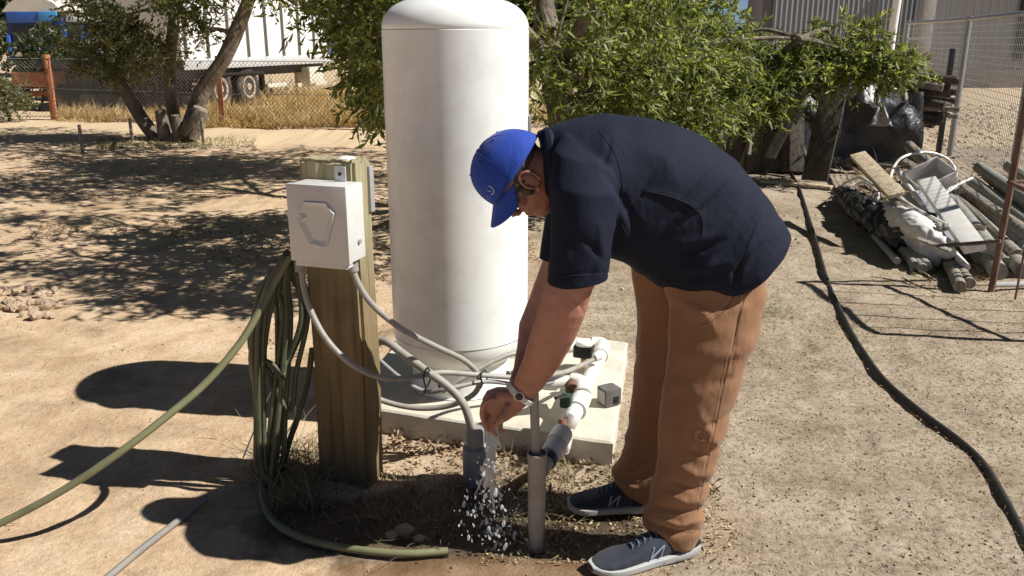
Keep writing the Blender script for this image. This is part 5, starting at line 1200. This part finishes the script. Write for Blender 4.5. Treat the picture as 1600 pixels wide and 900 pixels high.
# dark heap of odds behind the person's back (below the foliage)
o = MB().box((2.55, 10.9, .42), (1.9, .9, .84), rotz(.05), .04).build('dark_crate', DARKW); tag(o, 'long dark crate in shade behind the back of the person', 'crate')
for k in range(5):
    p = Vector((1.8+.36*k, 10.42, .25+.1*(k % 3))); mb = MB(); beam(mb, p, p+Vector((.05, .02, .5)), .05, .04); o = mb.build('batten', GREYW); tag(o, 'upright batten leaning on the long dark crate', 'batten', 'battens on the dark crate')
mb = MB(); beam(mb, G(1190, 283, .03), G(1300, 293, .03), .12, .03); o = mb.build('flat_board', PALEW); tag(o, 'flat weathered board on the ground below the tarpaulin', 'board')

# ================================================================= SCRAP HEAP
random.seed(23)
def gp(u, v, z): return G(u, v, z)
# weathered posts, right side of the heap
cfg = [(1490, 288, 1612, 372, .16), (1500, 300, 1600, 385, .10), (1495, 310, 1590, 400, .10), (1530, 262, 1640, 335, .30), (1545, 275, 1640, 350, .24), (1520, 285, 1625, 362, .20), (1510, 318, 1572, 412, .05), (1480, 305, 1546, 385, .20), (1560, 300, 1640, 372, .14), (1545, 330, 1620, 410, .06), (1575, 260, 1660, 320, .34), (1500, 340, 1560, 425, .05), (1540, 350, 1600, 425, .05), (1470, 320, 1530, 405, .05), (1585, 310, 1660, 392, .06), (1600, 340, 1660, 420, .05)]
for i, (u0, v0, u1, v1, z) in enumerate(cfg):
    log('fence_post', gp(u0, v0, z+.02), gp(u1, v1, z), random.uniform(.048, .066), [GREYW, M('lichen_post', (.28, .28, .25), .9, .3, 12, .5, .01, 60)][i % 2], '%s grey post %s in the stack behind the rusty wire gate' % (['plain', 'lichen stained'][i % 2], 'resting on the ground' if z < .08 else 'in the middle layer' if z < .17 else 'on the top layer'), 'post', 'grey posts stacked behind the rusty frame')
for i, (u0, v0, u1, v1, z) in enumerate([(1370, 350, 1430, 415, .04), (1385, 345, 1448, 416, .05), (1400, 370, 1442, 420, .04)]):
    log('grey_pipe', gp(u0, v0, z), gp(u1, v1, z), .036, GREYC, ['leftmost grey pipe poking out beneath the white bag', 'middle and longest grey pipe poking out beneath the white bag', 'short grey pipe closest under the white bag'][i], 'pipe', 'grey pipes beneath the white bag')
for lb, a, b, r_ in (('knobbly branch end at the front foot of the scrap heap', gp(1480, 385, .06), gp(1515, 443, .05), .04), ('short grey log below the tip of the heap', gp(1470, 400, .03), gp(1500, 448, .04), .045), ('thick pale log at the top back of the scrap heap', gp(1420, 228, .45), gp(1470, 268, .35), .06)):
    log('log', a, b, r_, GREYW, lb, 'log')
planks = [(1340, 241, 1402, 305, .62, .42, .13, .03, PALEW, 'pale timber plank sticking up at the top left of the scrap heap'), (1352, 262, 1420, 330, .40, .30, .10, .03, GREYW, 'grey plank under the pale plank of the scrap heap'),
          (1448, 283, 1523, 388, .46, .22, .14, .06, PVC, 'long white square beam lying down the middle of the heap'), (1425, 300, 1488, 378, .34, .16, .20, .02, M('sheet_grey', (.42, .43, .46), .6, .1, 6), 'flat grey sheet beside the white beam'),
          (1465, 262, 1560, 330, .34, .26, .05, .03, GREYW, 'thin batten crossing the right of the scrap heap'), (1395, 330, 1455, 400, .16, .08, .08, .05, DARKW, 'dark plank beneath the white bag'), (1330, 300, 1400, 360, .12, .06, .10, .04, DARKW, 'dark plank at the left foot of the heap'), (1410, 250, 1500, 300, .38, .3, .06, .04, GREYW, 'grey batten across the back of the scrap heap')]
for u0, v0, u1, v1, z0, z1, w_, h_, mt, lb in planks:
    mb = MB(); beam(mb, gp(u0, v0, z0), gp(u1, v1, z1), w_, h_, .3, .003); o = mb.build('plank', mt); tag(o, lb, 'plank')
for lb, a, b, r_, mt in (('long pale plastic pipe lying under the white beam', gp(1400, 290, .30), gp(1510, 418, .08), .028, PVC), ('pale grey pipe right of the white beam', gp(1478, 300, .30), gp(1560, 400, .14), .03, GREYC), ('slim white pipe crossing above the white bag', gp(1392, 300, .36), gp(1480, 352, .30), .016, PVC),
    ('short white pipe at the left of the white tray', gp(1400, 262, .45), gp(1440, 318, .32), .022, PVC), ('dusty pipe along the left foot of the scrap heap', gp(1345, 340, .05), gp(1402, 408, .05), .026, GREYC)):
    log('loose_pipe', a, b, r_, mt, lb, 'pipe')
# white bag
bagm = MB()
bl_ = [(1368, 318, .035, .2), (1378, 328, .07, .2), (1395, 340, .09, .2), (1415, 352, .11, .2), (1435, 362, .12, .19), (1455, 376, .10, .17), (1472, 388, .07, .15), (1486, 396, .03, .14)]
bagm.tube([gp(u, v, z) for u, v, r, z in bl_], [b[2] for b in bl_], 18, 5)
bagm.tube([gp(1396, 330, .20), gp(1420, 350, .24), gp(1450, 372, .22)], [.06, .10, .06], 16, 5)
bagm.tube([gp(1410, 350, .12), gp(1432, 375, .10), gp(1452, 398, .07), gp(1462, 410, .05)], [.07, .09, .075, .03], 16, 5)
bg_t = thing('white_bag', 'crumpled white woven bag slumped across the front of the scrap heap', 'bag', tuple(gp(1420, 380, 0)))
remesh('bag_body', bagm, .012, BAG, bg_t, 3, extra=lambda co, no: co+no*((np.abs(vn(co[:, 0]*9+co[:, 2]*4, co[:, 1]*6+co[:, 2]*7, 1)-.5)*-.055+np.abs(vn(co[:, 0]*22, co[:, 1]*20+co[:, 2]*20, 1)-.5)*-.018)+.018)[:, None])
rag('bag_neck', 1372, 318, 7.2, 30, 34, BAG, bg_t, 5)
# tilted white bin
bc_ = gp(1452, 288, .38); bn = thing('metal_bin', 'tilted pale square metal tray on top of the scrap heap', 'tray', tuple(bc_)); Rb = Matrix.Rotation(.5, 3, 'X')@Matrix.Rotation(-.35, 3, 'Y')@rotz(.3)
TRAY = M('tray_paint', (.58, .56, .54), .6, .1, 12, .2, .003, 60, dirt=(.4, .33, .28), dscale=9, damt=.6)
for nm, c, s_ in (('base', (0, 0, 0), (.34, .26, .012)), ('side', (0, .128, .07), (.34, .010, .14)), ('side', (0, -.128, .07), (.34, .010, .14)), ('end', (.166, 0, .07), (.010, .245, .14)), ('end', (-.166, 0, .07), (.010, .245, .14))):
    MB().box(bc_+Rb@Vector(c), s_, Rb, .002).build(nm, TRAY, bn)
for lb, pts, r_, mt in (('white looping tube arching over the scrap heap', [gp(1388, 300, .35), A(1395, 265, 7.6), A(1412, 245, 7.7), A(1450, 238, 7.8), A(1482, 250, 7.8), A(1494, 275, 7.7), gp(1480, 300, .3)], .012, PVC),
    ('pale hose curling off the left of the scrap heap', [gp(1306, 298, .04), gp(1322, 285, .12), gp(1345, 278, .2), gp(1365, 290, .2)], .014, PVC), ('second pale hose loop left of the scrap heap', [gp(1310, 302, .02), gp(1325, 292, .06), gp(1350, 285, .12), gp(1372, 300, .16)], .012, PVC),
    ('rusty rod arching behind the white tray', [gp(1385, 270, .3), A(1420, 244, 8.0), A(1460, 244, 8.0), gp(1495, 285, .2)], .008, RUST), ('rusty rod tangled under the pale plank', [gp(1370, 280, .4), A(1400, 262, 7.6), A(1440, 268, 7.6), gp(1470, 300, .2)], .010, RUST),
    ('thin white rod lying across the right of the heap', [gp(1474, 305, .35), gp(1498, 288, .4), gp(1520, 278, .42)], .012, PVC)):
    o = MB().tube(pts, r_, 8, 6).build('loose_tube', mt); tag(o, lb, 'tube')
strands('scrap_tangle', 420, area(1335, 1470, 262, 345), .5, .007, LITTER, 'tangle of sticks and rusty wire inside the scrap heap', 'sticks', 1, .8)
strands('scrap_tangle', 160, area(1440, 1545, 385, 440), .22, .006, STRAW, 'chips and sticks at the front foot of the scrap heap', 'sticks', .6, .9)
random.seed(41)
for i in range(34):
    v_ = random.uniform(258, 395); p = gp(1345+(v_-258)*.75+random.uniform(0, 85), v_, random.uniform(.05, .30)); a = random.gauss(-.95, .6); l = random.uniform(.18, .5)
    d = Vector((math.cos(a), math.sin(a), random.gauss(0, .15)))*l*.5; mb = MB(); beam(mb, p-d, p+d, random.uniform(.015, .05), random.uniform(.01, .022), random.random(), .002)
    o = mb.build('offcut', [PALEW, GREYW, DARKW, GREYW, BARK][i % 5]); tag(o, ['pale', 'grey', 'dark', 'silvery grey', 'bark covered'][i % 5]+' offcut lying loose in the scrap heap', 'offcut', 'loose offcuts in the scrap heap')
strands('dry_weeds', 1500, lambda: (random.uniform(5.2, 12), random.uniform(9, 19), 1.0), .16, .008, WEED, 'low dry weeds on the yard ground behind the mesh fence', 'weeds', .7, .9)
# crumpled black plastic at the left side of the heap
bpl = MB().tube([gp(1315, 300, .08), gp(1345, 325, .15), gp(1380, 350, .14), gp(1410, 385, .08)], [.06, .12, .12, .05], 14, 5)
bp_t = thing('black_plastic', 'crumpled black plastic under the left of the scrap heap', 'plastic sheet', tuple(gp(1350, 330, 0)))
remesh('plastic_fold', bpl, .012, TARP, bp_t, 2, extra=lambda co, no: co+no*(-np.abs(vn(co[:, 0]*9+co[:, 2]*5, co[:, 1]*8-co[:, 2]*9, 1)-.5)*.10-np.abs(vn(co[:, 0]*26+co[:, 2]*9, co[:, 1]*22, 1)-.5)*.05+.02)[:, None])
# twig on the gravel left of the heap
o = MB().tube([gp(1278, 322, .02), gp(1290, 316, .05), gp(1298, 308, .03), gp(1304, 305, .02)], [.012, .010, .006], 7, 4).build('twig', BARKD); tag(o, 'short dark twig on the ground left of the scrap heap', 'twig')
